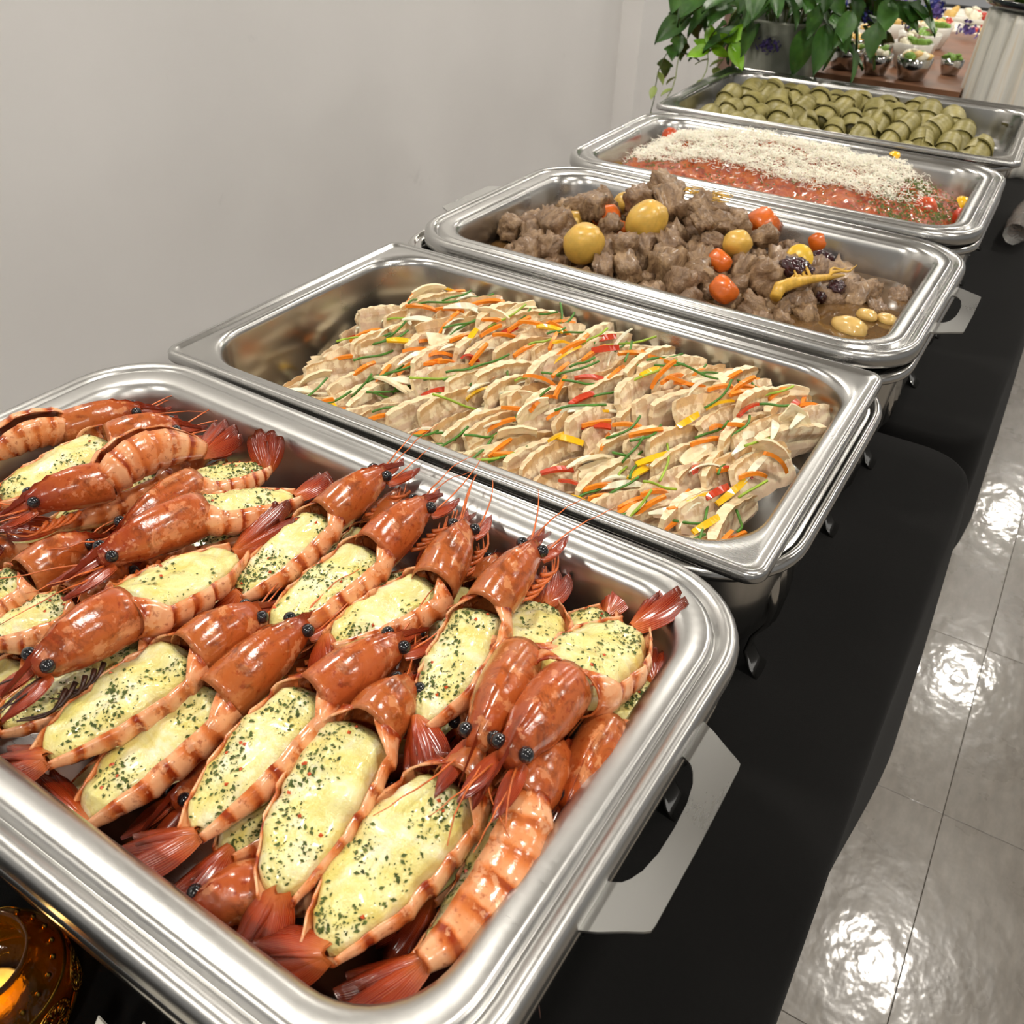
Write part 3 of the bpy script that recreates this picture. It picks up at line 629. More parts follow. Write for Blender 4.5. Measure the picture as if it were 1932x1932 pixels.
for r, y in enumerate(rows):
    x = -.222 if 0 < r < 4 else -.195
    if r == 0: x = -.185
    while x < .228:
        yy = y+rp.uniform(-.012, .012); z = pile(x, yy)+rp.uniform(-.007, .005)
        if x < -.215 and rp.random() < .4: x += .02; continue
        o = link('pork_slice', SL[rp.randrange(8)])
        yaw = math.radians(71+rp.gauss(0, 8)); lean = -math.radians(rp.uniform(0, 40)); pit = math.radians(rp.uniform(-12, 4))
        o.rotation_euler = (Matrix.Rotation(yaw, 3, 'Z') @ Matrix.Rotation(-pit, 3, 'Y') @ Matrix.Rotation(lean, 3, 'X')).to_euler()
        o.location = (x, yy, RIM+z); tag(o, 'boiled pork slice with notched edge in the '+['row nearest the front rim','second row from the front rim','middle row','second row from the back wall','row nearest the back wall'][r], 'pork slice', 'boiled pork slices, row %d' % (r+1))
        x += rp.uniform(.0125, .0195)
def scatter(name, meshes, count, zo, lab, cat, grp, yawc, yaws, pits, xr=(-.225, .228), yr=(-.128, .118), rollr=.5):
    for k in range(count):
        x = rp.uniform(*xr); y = rp.uniform(*yr)
        if x < -.2 and (y < -.06 or y > .1): x += .05
        o = link(name, rp.choice(meshes)); o.location = (x, y, RIM+pile(x, y)+zo+rp.uniform(-.003, .005))
        o.rotation_euler = (Matrix.Rotation(math.radians(rp.gauss(yawc, yaws)), 3, 'Z') @ Matrix.Rotation(math.radians(rp.gauss(0, pits)), 3, 'Y') @ Matrix.Rotation(rp.uniform(-rollr, rollr), 3, 'X')).to_euler()
        tag(o, lab+(' at the left end' if x < -.08 else ' in the middle' if x < .08 else ' at the right end'), cat, grp+(', left' if x < -.08 else ', middle' if x < .08 else ', right'))
scatter('carrot_stick', [strip('carrot_stick', rp.uniform(.024,.042), .0034, .003, rp.uniform(.1,.9), MAT['carrot'], .2, .6) for _ in range(6)], 120, .0135, 'thin orange carrot strip scattered over the pork slices', 'carrot strip', 'carrot strips on the pork', 66, 20, 16)
def chive_mesh(L, bend, mat):
    b = MB(); b.tube([((i/7-.5)*L, bend*(i/7-.5)**2*L*2, .0008*math.sin(i)) for i in range(8)], .0011, 6); return b.mesh('chive', mat)
scatter('chive', [chive_mesh(rp.uniform(.026,.055), rp.uniform(-.4,.4), MAT['chive' if q < 5 else 'chive2']) for q in range(7)], 105, .0145, 'green chive stalk scattered over the pork slices', 'chive', 'chives on the pork', 66, 24, 16)
scatter('onion_sliver', [strip('onion_sliver', rp.uniform(.032,.05), rp.uniform(.005,.008), .0014, rp.uniform(.6,1.5), MAT['onion'], .7, .5) for _ in range(6)], 52, .0135, 'white crescent onion sliver scattered over the pork slices', 'onion', 'onion slivers on the pork', 64, 22, 14, rollr=.9)
scatter('red_pepper_strip', [strip('red_pepper_strip', rp.uniform(.022,.034), .0058, .0022, rp.uniform(.3,.8), MAT['redpep'], .2, .4) for _ in range(4)], 26, .013, 'red pepper strip tucked between the pork slices', 'pepper strip', 'red pepper strips on the pork', 62, 20, 16, rollr=.9)
scatter('yellow_pepper_strip', [strip('yellow_pepper_strip', rp.uniform(.022,.036), .0055, .0022, rp.uniform(.3,.8), MAT['yelpep'], .2, .4) for _ in range(4)], 22, .0135, 'yellow pepper strip lying on the pork slices', 'pepper strip', 'yellow pepper strips on the pork', 60, 22, 16, rollr=.8)
scatter('fat_slice', [slab('fat_slice', .034, .018, .0022, MAT['radish'], q*3.1, False, .003, 9, 5) for q in range(4)], 30, .012, 'pale translucent slice lying flat among the pork slices', 'slice', 'pale flat slices on the pork', 60, 25, 18, rollr=1.4)

# ================================================================== braised beef stew
def meat_mat():
    t = NT('braised_beef'); co = t.coord(); n = t.noise(t.coord((1,1,2.2)), 60, 6, .65, .8); n2 = t.noise(co, 230, 4); oi = t.node('ShaderNodeObjectInfo')
    c = t.ramp(n, [(.28, lin(88,66,46)), (.43, lin(130,102,74)), (.58, lin(160,130,96)), (.76, lin(194,160,116))])
    c = t.mix(t.math('MULTIPLY', oi.outputs['Random'], .35), c, lin(112,84,66))
    t.col(c); t.set(Roughness=.36, Coat_Weight=.22, Coat_Roughness=.2); t.bump(t.math('ADD', n, t.math('MULTIPLY', n2, .6)), .8, .004); return t.m
MAT['meat'] = meat_mat()
MAT['potato'] = plain('braised_potato', lin(212,170,76), .34, 130, .12, Subsurface_Weight=.15, Subsurface_Scale=.005, Coat_Weight=.2, Coat_Roughness=.2)
MAT['stewcarrot'] = plain('braised_carrot', lin(206,98,24), .3, 70, .2, Coat_Weight=.25)
MAT['jujube'] = plain('jujube_skin', lin(52,18,24), .22, 160, .6, Coat_Weight=.5)
MAT['garlic'] = plain('braised_garlic', lin(214,178,104), .25, 60, .1, Coat_Weight=.3, Subsurface_Weight=.15, Subsurface_Scale=.004)
MAT['root'] = plain('ginseng_root', lin(204,160,60), .35, 150, .25)
MAT['disc'] = plain('chestnut_slice', lin(226,184,58), .3, 60, .08)
br = NT('stew_broth'); cb = br.noise(br.coord(), 30, 4); br.col(br.ramp(cb, [(.3, lin(84,60,34)), (.7, lin(112,82,46))])); br.set(Roughness=.08, Coat_Weight=.4, Coat_Roughness=.03); br.bump(br.noise(br.coord(), 45, 3), .15, .002)
def blob(name, mat, size, seed, amp, box=0, n=10, m=14, freq=2.2):
    V = []
    for i in range(n+1):
        th = math.pi*i/n
        for j in range(m):
            q = 2*math.pi*j/m; d = Vector((math.sin(th)*math.cos(q), math.sin(th)*math.sin(q), math.cos(th)))
            if box: mx = max(abs(d.x), abs(d.y), abs(d.z)); d = d.lerp(d/mx, box)
            r = 1+amp*nz(d.x*freq+seed, d.y*freq, d.z*freq)+amp*.4*nz(d.x*6+seed, d.y*6, d.z*6)
            V.append((d.x*r*size[0], d.y*r*size[1], d.z*r*size[2]))
    return mesh(name, V, grid_faces(n+1, m, True, flip=True), mat)
V = []; X = rrect(.468, .27, .04)
L3 = [[(x*s, y*s, .0006*nz(x*60*s, y*60*s)) for x, y in X] for s in (1, .96, .8, .55, .3, .1)]
Vb, Fb = loft(L3); o = link('stew_broth', mesh('stew_broth', Vb, Fb, br.m)); o.location = (PO[2][0], PO[2][1], RIM-.040); o.rotation_euler = (0,0,PO[2][3]); tag(o, 'glossy brown broth pooled in the stew pan', 'broth')
SP = dict(
 potato=[(-.0973,.2902,-.005,.0226),(-.0599,.3729,.006,.0234),(.044,.3946,-.004,.0169),(-.1518,.3653,-.016,.0167),(-.1269,.4528,-.008,.0134)],
 carrot=[(-.1236,.401,-.012,.0175),(-.0947,.3795,-.016,.0127),(.0429,.4917,-.008,.0206),(.1093,.5093,-.02,.0179),(.038,.3627,-.016,.0143),(.068,.2976,-.02,.0158)],
 jujube=[(-.1842,.4594,-.022,.0151),(.1213,.3733,-.008,.015),(.163,.3986,-.028,.0105),(.1257,.473,-.026,.0112),(.1536,.3786,-.034,.0081)],
 garlic=[(.199,.3288,-.046,.0189),(.2065,.3671,-.044,.0114),(.227,.3728,-.046,.0113)],
 top=[(-.0844,.4749,.010,.024),(-.0553,.4317,.004,.020),(-.0225,.461,.002,.026)])
LAB = dict(potato=['large yellow potato, nearest on the left of the stew','large yellow potato near the top of the stew heap','yellow potato in the middle of the stew','pale potato half hidden behind the nearest potato','small potato against the top of the stew heap'],
 carrot=['round carrot piece between the two large potatoes','small carrot piece below the round one between the potatoes','oval carrot piece at the far side of the stew, left one','round cut carrot against the far wall of the stew pan','carrot piece under the middle potato','carrot piece nearest the front rim of the stew pan'],
 jujube=['dark wrinkled jujube at the far left of the stew','large dark jujube beside the ginseng root','small jujube right of the ginseng root','jujube behind the yellow chestnut slice','tiny jujube under the ginseng root'],
 garlic=['largest pale garlic clove floating in the broth corner','small garlic clove behind the largest one','garlic clove nearest the right wall of the stew pan'])
rs = random.Random(33)
for k, (x, y, z, r) in enumerate(SP['potato']):
    o = link('potato', blob('potato', MAT['potato'], (r, r*.95, r*1.08), k*5.1, .09, n=16, m=22, freq=1.3)); o.location = (x, y, RIM+z); o.rotation_euler = (rs.random(), rs.random(), rs.random()); tag(o, LAB['potato'][k], 'potato', 'potatoes in the stew')
for k, (x, y, z, r) in enumerate(SP['carrot']):
    o = link('carrot_piece', blob('carrot_piece', MAT['stewcarrot'], (r, r*.95, r*.8), k*6.1, .10, .28, 16, 22, 1.5)); o.location = (x, y, RIM+z); o.rotation_euler = (rs.uniform(.5,1.2), rs.uniform(-.5,.5), rs.uniform(0,3)); o.scale = (1, .9, 1); tag(o, LAB['carrot'][k], 'carrot', 'carrot pieces in the stew')
for k, (x, y, z, r) in enumerate(SP['jujube']):
    o = link('jujube', blob('jujube', MAT['jujube'], (r*1.25, r*.85, r*.75), k*9.7, .28, n=18, m=24, freq=4.5)); o.location = (x, y, RIM+z); o.rotation_euler = (rs.random(), rs.random()*.5, rs.random()*3); tag(o, LAB['jujube'][k], 'jujube', 'jujubes in the stew')
for k, (x, y, z, r) in enumerate(SP['garlic']):
    o = link('garlic_clove', blob('garlic_clove', MAT['garlic'], (r*1.1, r*.75, r*.6), k*2.7, .12, n=14, m=18, freq=1.4)); o.location = (x, y, RIM+z+.007); o.rotation_euler = (0, 0, rs.uniform(-.4,.4)); tag(o, LAB['garlic'][k], 'garlic clove', 'garlic cloves in the broth')
b = MB(); b.lathe([(.001,-.004),(.0145,-.004),(.0156,-.002),(.0156,.002),(.0145,.004),(.001,.004)], 22, cap=False); o = b.obj('chestnut_slice', MAT['disc']); o.location = (.1116,.4173,RIM-.012); o.rotation_euler = (1.0, .1, .5); tag(o, 'flat yellow slice standing behind the large jujube', 'slice')
t = empty('ginseng_root', (.135, .35, RIM-.02)); tag(t, 'pale forked ginseng root lying on the stew', 'ginseng root')
G = [(.1204,.3114,-.022),(.1188,.3277,-.018),(.1268,.3359,-.014),(.1378,.3565,-.014),(.1527,.3886,-.018),(.1647,.417,-.022)]
off = Vector((.135, .35, -.02)); g = [Vector(p)-off+Vector((0,0,.003)) for p in G]
b = MB(); b.tube(g, [.0062,.0075,.0066,.0052,.0036,.0012], 10); b.obj('root_body', MAT['root'], t)
for k in range(6):
    s = g[2+k % 3]; P = [s]; d = Vector((rs.uniform(-.3,.6), rs.uniform(.2,.9), rs.uniform(0,.25))).normalized()
    for i in range(1, 7): P.append(s+d*(.006*i)+Vector((.004*math.sin(i+k), .003*math.cos(i*1.3+k), .003*math.sin(i*.9))))
    b = MB(); b.tube(P, [.0022*(1-i*.13) for i in range(7)], 6); b.obj('rootlet', MAT['root'], t)
b = MB()
for k in range(26):
    c = Vector((rs.uniform(-.045,.0), rs.uniform(.45,.475), .022)); r = rs.uniform(.004,.011); a0 = rs.random()*6; tl = rs.uniform(-1,1)
    b.tube([c+Vector((r*math.cos(a0+i*.5), r*math.sin(a0+i*.5)*.8, .3*r*tl*math.sin(i*.5))) for i in range(9)], .0006, 4)
o = b.obj('root_threads', MAT['root']); o.location = (0,0,RIM); tag(o, 'tangle of thin yellow root threads on top of the stew heap', 'root threads', kind='stuff')
CH6 = [blob('beef_chunk', MAT['meat'], (rs.uniform(.013,.0175), rs.uniform(.0115,.015), rs.uniform(.010,.013)), k*4.4, .32, .72, 16, 22, 2.6) for k in range(8)]
def heap(x, y):
    dx, dy = (x+.04)/.15, (y-.415)/.10
    return -.041+.060*math.exp(-(dx*dx+dy*dy))+.024*math.exp(-((x+.13)/.08)**2-((y-.33)/.08)**2)-.004*max(0, (x-.12)/.1)
taken = [(x, y, z, r) for k in ('potato','carrot','jujube','garlic') for x, y, z, r in SP[k]]
cnt = 0
for lev in range(5):
    z = -.045+.0185*lev; tries = 0
    while tries < 420:
        tries += 1; x = rs.uniform(-.226, .226); y = rs.uniform(.246, .472); hh = heap(x, y)
        if z > hh or (x > .165 and y < .39) : continue
        zz = z+rs.uniform(-.004, .004); r = .0185
        if any((x-a)**2+(y-b_)**2+((zz-c)*1.1)**2 < (r*.78+q*.85)**2 for a, b_, c, q in taken): continue
        taken.append((x, y, zz, .0125)); s = rs.uniform(.8, 1.45)
        o = link('beef_chunk', CH6[rs.randrange(8)]); o.location = (x, y, RIM+zz); o.rotation_euler = (rs.random()*6, rs.random()*6, rs.random()*6); o.scale = (s, s, s)
        tag(o, 'brown braised beef chunk '+('at the left end of the stew' if x < -.1 else 'in the middle of the stew' if x < .08 else 'at the right end of the stew'), 'beef chunk', 'beef chunks in the stew'+(', left' if x < -.1 else ', middle' if x < .08 else ', right')); cnt += 1
for k, (x, y, z, r) in enumerate(SP['top']):
    o = link('beef_chunk', CH6[k]); o.location = (x, y, RIM+z); o.rotation_euler = (.3*k, .5, k); o.scale = (1.55, 1.5, 1.5); tag(o, ['big beef chunk crowning the stew heap', 'big beef chunk below the crown of the stew heap', 'big beef chunk right of the crown of the stew heap'][k], 'beef chunk', 'beef chunks in the stew')
print('chunks', cnt)
# ================================================================== pasta under grated cheese
def sauce_mat():
    t = NT('tomato_sauce'); co = t.coord(); n = t.noise(co, 70, 6, .65, .5); n2 = t.noise(co, 300, 4)
    t.col(t.ramp(n, [(.3, lin(116,38,8)), (.48, lin(166,70,20)), (.66, lin(188,102,40)), (.84, lin(206,140,84))]))
    t.set(Roughness=.22, Coat_Weight=.5, Coat_Roughness=.1); t.bump(t.math('ADD', n, n2), .7, .003); return t.m
MAT['sauce'] = sauce_mat()
MAT['gratedcheese'] = plain('grated_cheese', lin(246,242,226), .55, 200, .04, Subsurface_Weight=.1, Subsurface_Scale=.002)
MAT['greenherb'] = plain('fresh_parsley', lin(84,104,34), .6, 300, .5)
MAT['pasta'] = plain('penne', lin(226,200,110), .35, 80, .1)
MAT['driedtom'] = plain('roast_tomato', lin(190,72,26), .3, 90, .35, Coat_Weight=.3)
PX, PY, PZ, PT = PO[3]
def mound(x, y):     # local coordinates in the pan
    ex = max(0, 1-(abs(x+.005)/.262)**4); ey = max(0, 1-(abs(y-.0)/.158)**4)
    z = -.060+.060*(ex*ey)**.55
    z += .010*math.exp(-((x+.06)/.16)**2-((y-.06)/.08)**2)-.012*max(0, (-x-.12)/.12)-.012*max(0, (x-.13)/.12)
    z += .010*nz(x*26, y*26, 2)+.0045*nz(x*75, y*75, 8)+.002*nz(x*190, y*190, 1)
    return z-.006
nx, ny = 130, 76; V = []
for i in range(nx):
    for j in range(ny):
        x = -.236+.472*i/(nx-1); y = -.137+.274*j/(ny-1); V.append((x, y, mound(x, y)))
o = link('tomato_pasta', mesh('tomato_pasta', V, grid_faces(nx, ny, flip=True), MAT['sauce'])); o.location = (PX, PY, RIM+PZ); o.rotation_euler = (0,0,PT); tag(o, 'mound of pasta in red tomato sauce filling the pan', 'pasta', kind='stuff')
rc_ = random.Random(9)
def shreds(n, dens, lmin, lmax, wd, zo, name, mat, lab, cat):
    b = MB(); k = 0
    while k < n:
        x = rc_.uniform(-.232, .232); y = rc_.uniform(-.132, .134)
        if rc_.random() > dens(x, y): continue
        k += 1; z = mound(x, y)+zo*rc_.random()+.0012; L = rc_.uniform(lmin, lmax); a = rc_.random()*math.pi; p = rc_.gauss(0, .35)
        d = Vector((math.cos(a)*math.cos(p), math.sin(a)*math.cos(p), math.sin(p))); s = Vector((-math.sin(a), math.cos(a), 0)); u = d.cross(s); c = Vector((x, y, z)); bd = u*(L*.16*rc_.uniform(-1, 1))
        V = []
        for q, f in ((-.5, 0), (0, 1), (.5, 0)):
            for w1, w2 in ((-1, 0), (1, 0), (0, 1)): V.append(c+d*(L*q)+bd*f+s*(w1*wd)+u*(w2*wd*1.1))
        b.add(V, grid_faces(3, 3, True)+[(2,1,0),(6,7,8)])
    o = b.obj(name, mat, smooth=False); o.location = (PX, PY, RIM+PZ); o.rotation_euler = (0,0,PT); tag(o, lab, cat, kind='stuff')
def dc(x, y):
    e = max(abs(x+.02)/.205, 0)**4+max(abs(y-.028)/.095, 0)**4
    return max(0, min(1, 1.5-e+.5*nz(x*18, y*18, 3)))*(1 if x < .155 else .25)
shreds(13500, dc, .004, .010, .00046, .012, 'grated_cheese', MAT['gratedcheese'], 'thick layer of white grated cheese over the pasta', 'grated cheese')
def dh(x, y): return (.9 if x > .135 and -.10 < y < .09 else .10)*(1 if nz(x*30, y*30, 9) > -.2 else .2)
shreds(1500, dh, .0016, .004, .0009, .004, 'chopped_herbs', MAT['greenherb'], 'chopped green herbs sprinkled at the right end of the pasta', 'herbs')
def pan_pt(x, y): return (x, y)
PB = [('red_pepper_piece','redpep',(.2088,.8921,-.012),.0125,'shiny red pepper piece at the far right of the pasta','pepper'),('red_pepper_piece','redpep',(.236,.7423,-.032),.0125,'red pepper piece at the near right corner of the pasta','pepper'),
 ('yellow_pepper_piece','yelpep',(.230,.7828,-.026),.0115,'yellow pepper piece at the right end of the pasta','pepper'),('yellow_pepper_piece','yelpep',(.112,.868,-.004),.0105,'yellow pepper piece poking up at the far edge of the pasta','pepper'),('yellow_pepper_piece','yelpep',(-.225,.690,-.036),.008,'small yellow piece at the near left of the pasta','pepper'),
 ('roast_tomato','driedtom',(.1911,.7132,-.024),.0175,'curled roast tomato half at the near right of the pasta','tomato'),('roast_tomato','driedtom',(-.2129,.7962,-.012),.0125,'roast tomato in the far left corner of the pasta pan','tomato')]
for k, (nm, mt, (x, y, z), r, lb, ct) in enumerate(PB):
    V = []; n_, m_ = 9, 14
    for sg in (1, .82):
        for i in range(n_):
            th = .10+1.55*i/(n_-1)
            for j in range(m_):
                q = 2*math.pi*j/m_; rr = r*sg*(1+.16*nz(math.cos(q)*1.5+k*3, math.sin(q)*1.5, th)); V.append((rr*math.sin(th)*math.cos(q), rr*math.sin(th)*math.sin(q), rr*math.cos(th)*.9))
    F = grid_faces(n_, m_, True, flip=True)+grid_faces(n_, m_, True, base=n_*m_)+[((n_-1)*m_+j, (n_-1)*m_+(j+1) % m_, (2*n_-1)*m_+(j+1) % m_, (2*n_-1)*m_+j) for j in range(m_)]+[tuple(range(m_))]
    o = link(nm, mesh(nm, V, F, MAT[mt])); o.location = (x, y, RIM+z+.004); o.rotation_euler = ((1.25, .3, .4) if nm == 'roast_tomato' and k == 5 else (.5, -.4, k)); tag(o, lb, ct)
for k, (x, y, z) in enumerate([(.1614,.6993,-.034),(.1435,.6985,-.034),(.118,.690,-.034),(-.04,.622,-.034)]):
    b = MB(); b.tube([(-.016,0,0),(-.008,0,.001),(0,0,.0016),(.008,0,.001),(.016,0,0)], [.0058,.006,.006,.006,.0058], 12); o = b.obj('penne', MAT['pasta']); o.location = (x, y, RIM+z+.006); o.rotation_euler = (0, .15, .4+k*.7); tag(o, 'pale pasta tube showing through the sauce at the near rim', 'pasta', 'bare pasta tubes')
# ================================================================== stuffed leaf rolls
def leaf_mat(name, a, b_, c_):
    t = NT(name); tc = t.node('ShaderNodeTexCoord'); n = t.noise(tc.outputs['Object'], 50, 5, .6); oi = t.node('ShaderNodeObjectInfo')
    wv = t.node('ShaderNodeTexWave'); wv.inputs['Scale'].default_value = 40; wv.inputs['Distortion'].default_value = 2.5; t.l(tc.outputs['Object'], wv.inputs['Vector'])
    c = t.ramp(n, [(.25, a), (.5, b_), (.78, c_)]); c = t.mix(t.math('MULTIPLY', oi.outputs['Random'], .4), c, a)
    t.col(c); t.set(Roughness=.45); t.bump(t.math('ADD', n, t.math('MULTIPLY', wv.outputs['Fac'], .3)), .4, .002); return t.m
MAT['rollleaf'] = leaf_mat('rolled_leaf', lin(112,104,52), lin(146,136,78), lin(170,158,98))
MAT['rollin'] = leaf_mat('rolled_leaf_inside', lin(62,60,28), lin(92,86,42), lin(116,106,58))
def roll_mesh(seed):
    rr = random.Random(seed); out = []
    L = .074; R0 = rr.uniform(.0185, .0225); n, m = 9, 30
    def layer(x0, x1, r0, slant, nm, mat, turns=1.0, fl=0):
        V = []
        for sg in (1, 0):
            for i in range(n):
                u = i/(n-1)
                for j in range(m+1):
                    q = 2*math.pi*turns*j/m; v = j/m; xs = x0+(x1-x0)*u+slant*(v-.5)*(1 if i == n-1 else .3)*.02
                    bulge = math.sin(math.pi*min(1, max(0, xs/L)))**.35
                    r = r0*(.55+.45*bulge)*(1+.05*nz(math.cos(q)+seed, math.sin(q), xs*40))+.0022*v+fl*u**4-(.0009 if sg == 0 else 0)
                    V.append((xs-L/2, r*math.cos(q), r*math.sin(q)*.92))
        k = n*(m+1); F = grid_faces(n, m+1, flip=False)+grid_faces(n, m+1, base=k, flip=True)
        F += [((n-1)*(m+1)+j, k+(n-1)*(m+1)+j, k+(n-1)*(m+1)+j+1, (n-1)*(m+1)+j+1) for j in range(m)]+[(j, j+1, k+j+1, k+j) for j in range(m)]
        return mesh(nm, V, F, mat)
    out.append(('leaf_wrap', layer(.004, L*.97, R0*.94, rr.uniform(-1,1), 'leaf_wrap', MAT['rollleaf'], 1.05, .0025)))
    out.append(('leaf_fold', layer(.010, L*rr.uniform(.42,.6), R0*1.03, rr.uniform(-2.2,2.2), 'leaf_fold', MAT['rollleaf'], 1.02, .0018)))
    b = MB(); b.lathe([(.001,-L*.44),(R0*.62,-L*.42),(R0*.80,-L*.2),(R0*.82,L*.3),(R0*.6,L*.40),(.001,L*.41)], 16, cap=False)
    V = [(p[2], p[0], p[1]) for p in b.V]; out.append(('filling', mesh('filling', V, b.F, MAT['rollin'])))
    return out
ROLLS = [roll_mesh(k) for k in range(6)]
rl = random.Random(17); X5, Y5, Z5, T5 = PO[4]
for r, (y, z, tilt) in enumerate([(-.118,-.042,8), (-.058,-.034,14), (.002,-.026,16), (.060,-.020,14), (.108,-.026,6)]):
    x = -.215+(.02 if r % 2 else 0)+(.03 if r == 4 else 0); 
    xe = (.215, .215, .205, .185, .12)[r]
    while x < xe:
        px, py = x+rl.uniform(-.004,.004), y+rl.uniform(-.008,.008); c, s = math.cos(T5), math.sin(T5)
        t = empty('leaf_roll', (X5+c*px-s*py, Y5+s*px+c*py, RIM+Z5+z+rl.uniform(-.003,.004)))
        t.rotation_euler = (Matrix.Rotation(T5+math.radians(rl.gauss(-95, 13)), 3, 'Z') @ Matrix.Rotation(math.radians(rl.gauss(tilt+7, 7)), 3, 'Y') @ Matrix.Rotation(rl.uniform(0,6.28), 3, 'X')).to_euler()
        for nm, me in ROLLS[rl.randrange(6)]: link(nm, me, t)
        tag(t, 'olive stuffed leaf roll in the '+['row nearest the viewer','second row','middle row','fourth row','row against the back wall'][r]+' of the farthest pan', 'leaf roll', 'stuffed leaf rolls, row %d' % (r+1))
        x += rl.uniform(.041, .048)
# ================================================================== behind the dishes
MAT['vase'] = plain('vase_glaze', lin(176,180,166), .22, 12, .12, Metallic=.35, Coat_Weight=.4)
def plantm(name, a, b_):
    t = NT(name); n = t.noise(t.coord(), 40, 4); oi = t.node('ShaderNodeObjectInfo'); c = t.ramp(n, [(.3, a), (.7, b_)]); c = t.mix(t.math('MULTIPLY', oi.outputs['Random'], .5), c, a); t.col(c); t.set(Roughness=.38, Subsurface_Weight=.08, Subsurface_Scale=.003); return t.m
MAT['leafd'] = plantm('dark_leaf', lin(38,78,28), lin(76,122,44)); MAT['leafl'] = plantm('bright_leaf', lin(104,164,18), lin(150,202,40)); MAT['leafp'] = plantm('pale_ivy', lin(150,172,90), lin(186,200,120)); MAT['stem'] = plain('plant_stem', lin(84,96,46), .6)
MAT['purple'] = plain('purple_petal', lin(96,80,150), .6, 60, .35); MAT['blue'] = plain('blue_petal', lin(44,52,140), .6, 60, .3)
def leaf_mesh(mat, L, W, lobes=0, curl=.25):
    n, m = 9, 5; V = []
    for sg in (1, 0):
        for i in range(n):
            u = i/(n-1); hw = W*math.sin(math.pi*u**.8)**.85
            if lobes: hw *= 1+.7*math.exp(-((u-.30)/.10)**2)
            for j in range(m):
                v = -1+2*j/(m-1); V.append((u*L+(lobes*.16*L*abs(v)*math.exp(-((u-.30)/.12)**2)), v*hw, -curl*L*u*u+.22*W*abs(v)-(.0004 if not sg else 0)))
    k = n*m; F = grid_faces(n, m, flip=True)+grid_faces(n, m, base=k)
    return mesh('leaf', V, F, mat)
pl = random.Random(4)
VX, VY = -.245, 1.415
t = empty('potted_plant', (VX, VY, TBL)); tag(t, 'bushy green artificial plant with trailing ivy in a tall metal vase', 'plant')
b = MB(); b.lathe([(.058,0),(.060,.004),(.066,.05),(.080,.16),(.090,.235),(.093,.240),(.091,.240),(.086,.228),(.062,.05),(.01,.045)], 36); b.obj('vase', MAT['vase'], t)
LV = [leaf_mesh(MAT['leafd'], .078, .021), leaf_mesh(MAT['leafd'], .066, .019, 0, .5), leaf_mesh(MAT['leafd'], .072, .018, 1), leaf_mesh(MAT['leafd'], .058, .016, 1, .4)]
LB = [leaf_mesh(MAT['leafl'], .050, .013, 0, .15), leaf_mesh(MAT['leafl'], .044, .012, 0, .3)]; LP = [leaf_mesh(MAT['leafp'], .034, .009, 1, .2), leaf_mesh(MAT['leafp'], .030, .010, 0, .3)]
def put(me, p, yaw, pitch, roll=0, s=1, par=t):
    o = link('leaf', me, par); o.location = p; o.rotation_euler = (Matrix.Rotation(yaw, 3, 'Z') @ Matrix.Rotation(pitch, 3, 'Y') @ Matrix.Rotation(roll, 3, 'X')).to_euler(); o.scale = (s, s, s)
for k in range(26):
    a = pl.random()*6.28; rd = pl.uniform(.05,.20); h = pl.uniform(.24,.42); P = [Vector((.03*math.cos(a), .03*math.sin(a), .20)), Vector((rd*.4*math.cos(a), rd*.4*math.sin(a), h*.95)), Vector((rd*.8*math.cos(a), rd*.8*math.sin(a), h)), Vector((rd*math.cos(a), rd*math.sin(a), h-.05))]
    b = MB(); b.tube(P, .0016, 5); b.obj('stem', MAT['stem'], t)
for k in range(230):
    a = pl.random()*6.28; rd = .235*math.sqrt(pl.random()); h = .29+.16*pl.random()-.55*max(0, rd-.12)
    if k < 70: rd = pl.uniform(.08,.21); h = pl.uniform(.215,.30)
    put(LV[pl.randrange(4)], (rd*math.cos(a), rd*math.sin(a)*.9, h), a+pl.gauss(0, .7), pl.uniform(.1, 1.2), pl.gauss(0, .4), pl.uniform(.8, 1.25))
def bright(p, yaw, s):
    o = link('leaf', LB[0 if s > .9 else 1], t); o.location = p; o.rotation_euler = (Matrix.Rotation(math.radians(28), 3, 'Z') @ Matrix.Rotation(math.radians(52), 3, 'X') @ Matrix.Rotation(math.radians(yaw), 3, 'Z')).to_euler(); o.scale = (s, s, s)
for yaw, s in ((92, 1.0), (150, .85), (200, .95), (-15, .9), (35, .8)): bright((-.088, -.165, .193), yaw, s)
for yaw, s in ((60, 1.0), (-60, 1.1), (-20, .8), (130, .7)): bright((-.050, -.165, .205), yaw, s)
for q in range(4):
    x0, y0 = -.19+.035*q, -.06; P = []
    for i in range(9): u = i/8; P.append(Vector((x0-.045*u*(1 if q < 2 else .2)+.008*math.sin(i+q), y0-.03*u, .25-(.21-.03*q)*u)))
    b = MB(); b.tube(P, .0011, 5); b.obj('ivy_stem', MAT['leafp' if q else 'stem'], t)
    for i in range(2, 9): 
        if pl.random() < .75: put((LP if i > 4 else LV[2:])[pl.randrange(2)], P[i], pl.random()*6.28, pl.uniform(.1,.9), 0, .9 if i > 4 else .7)
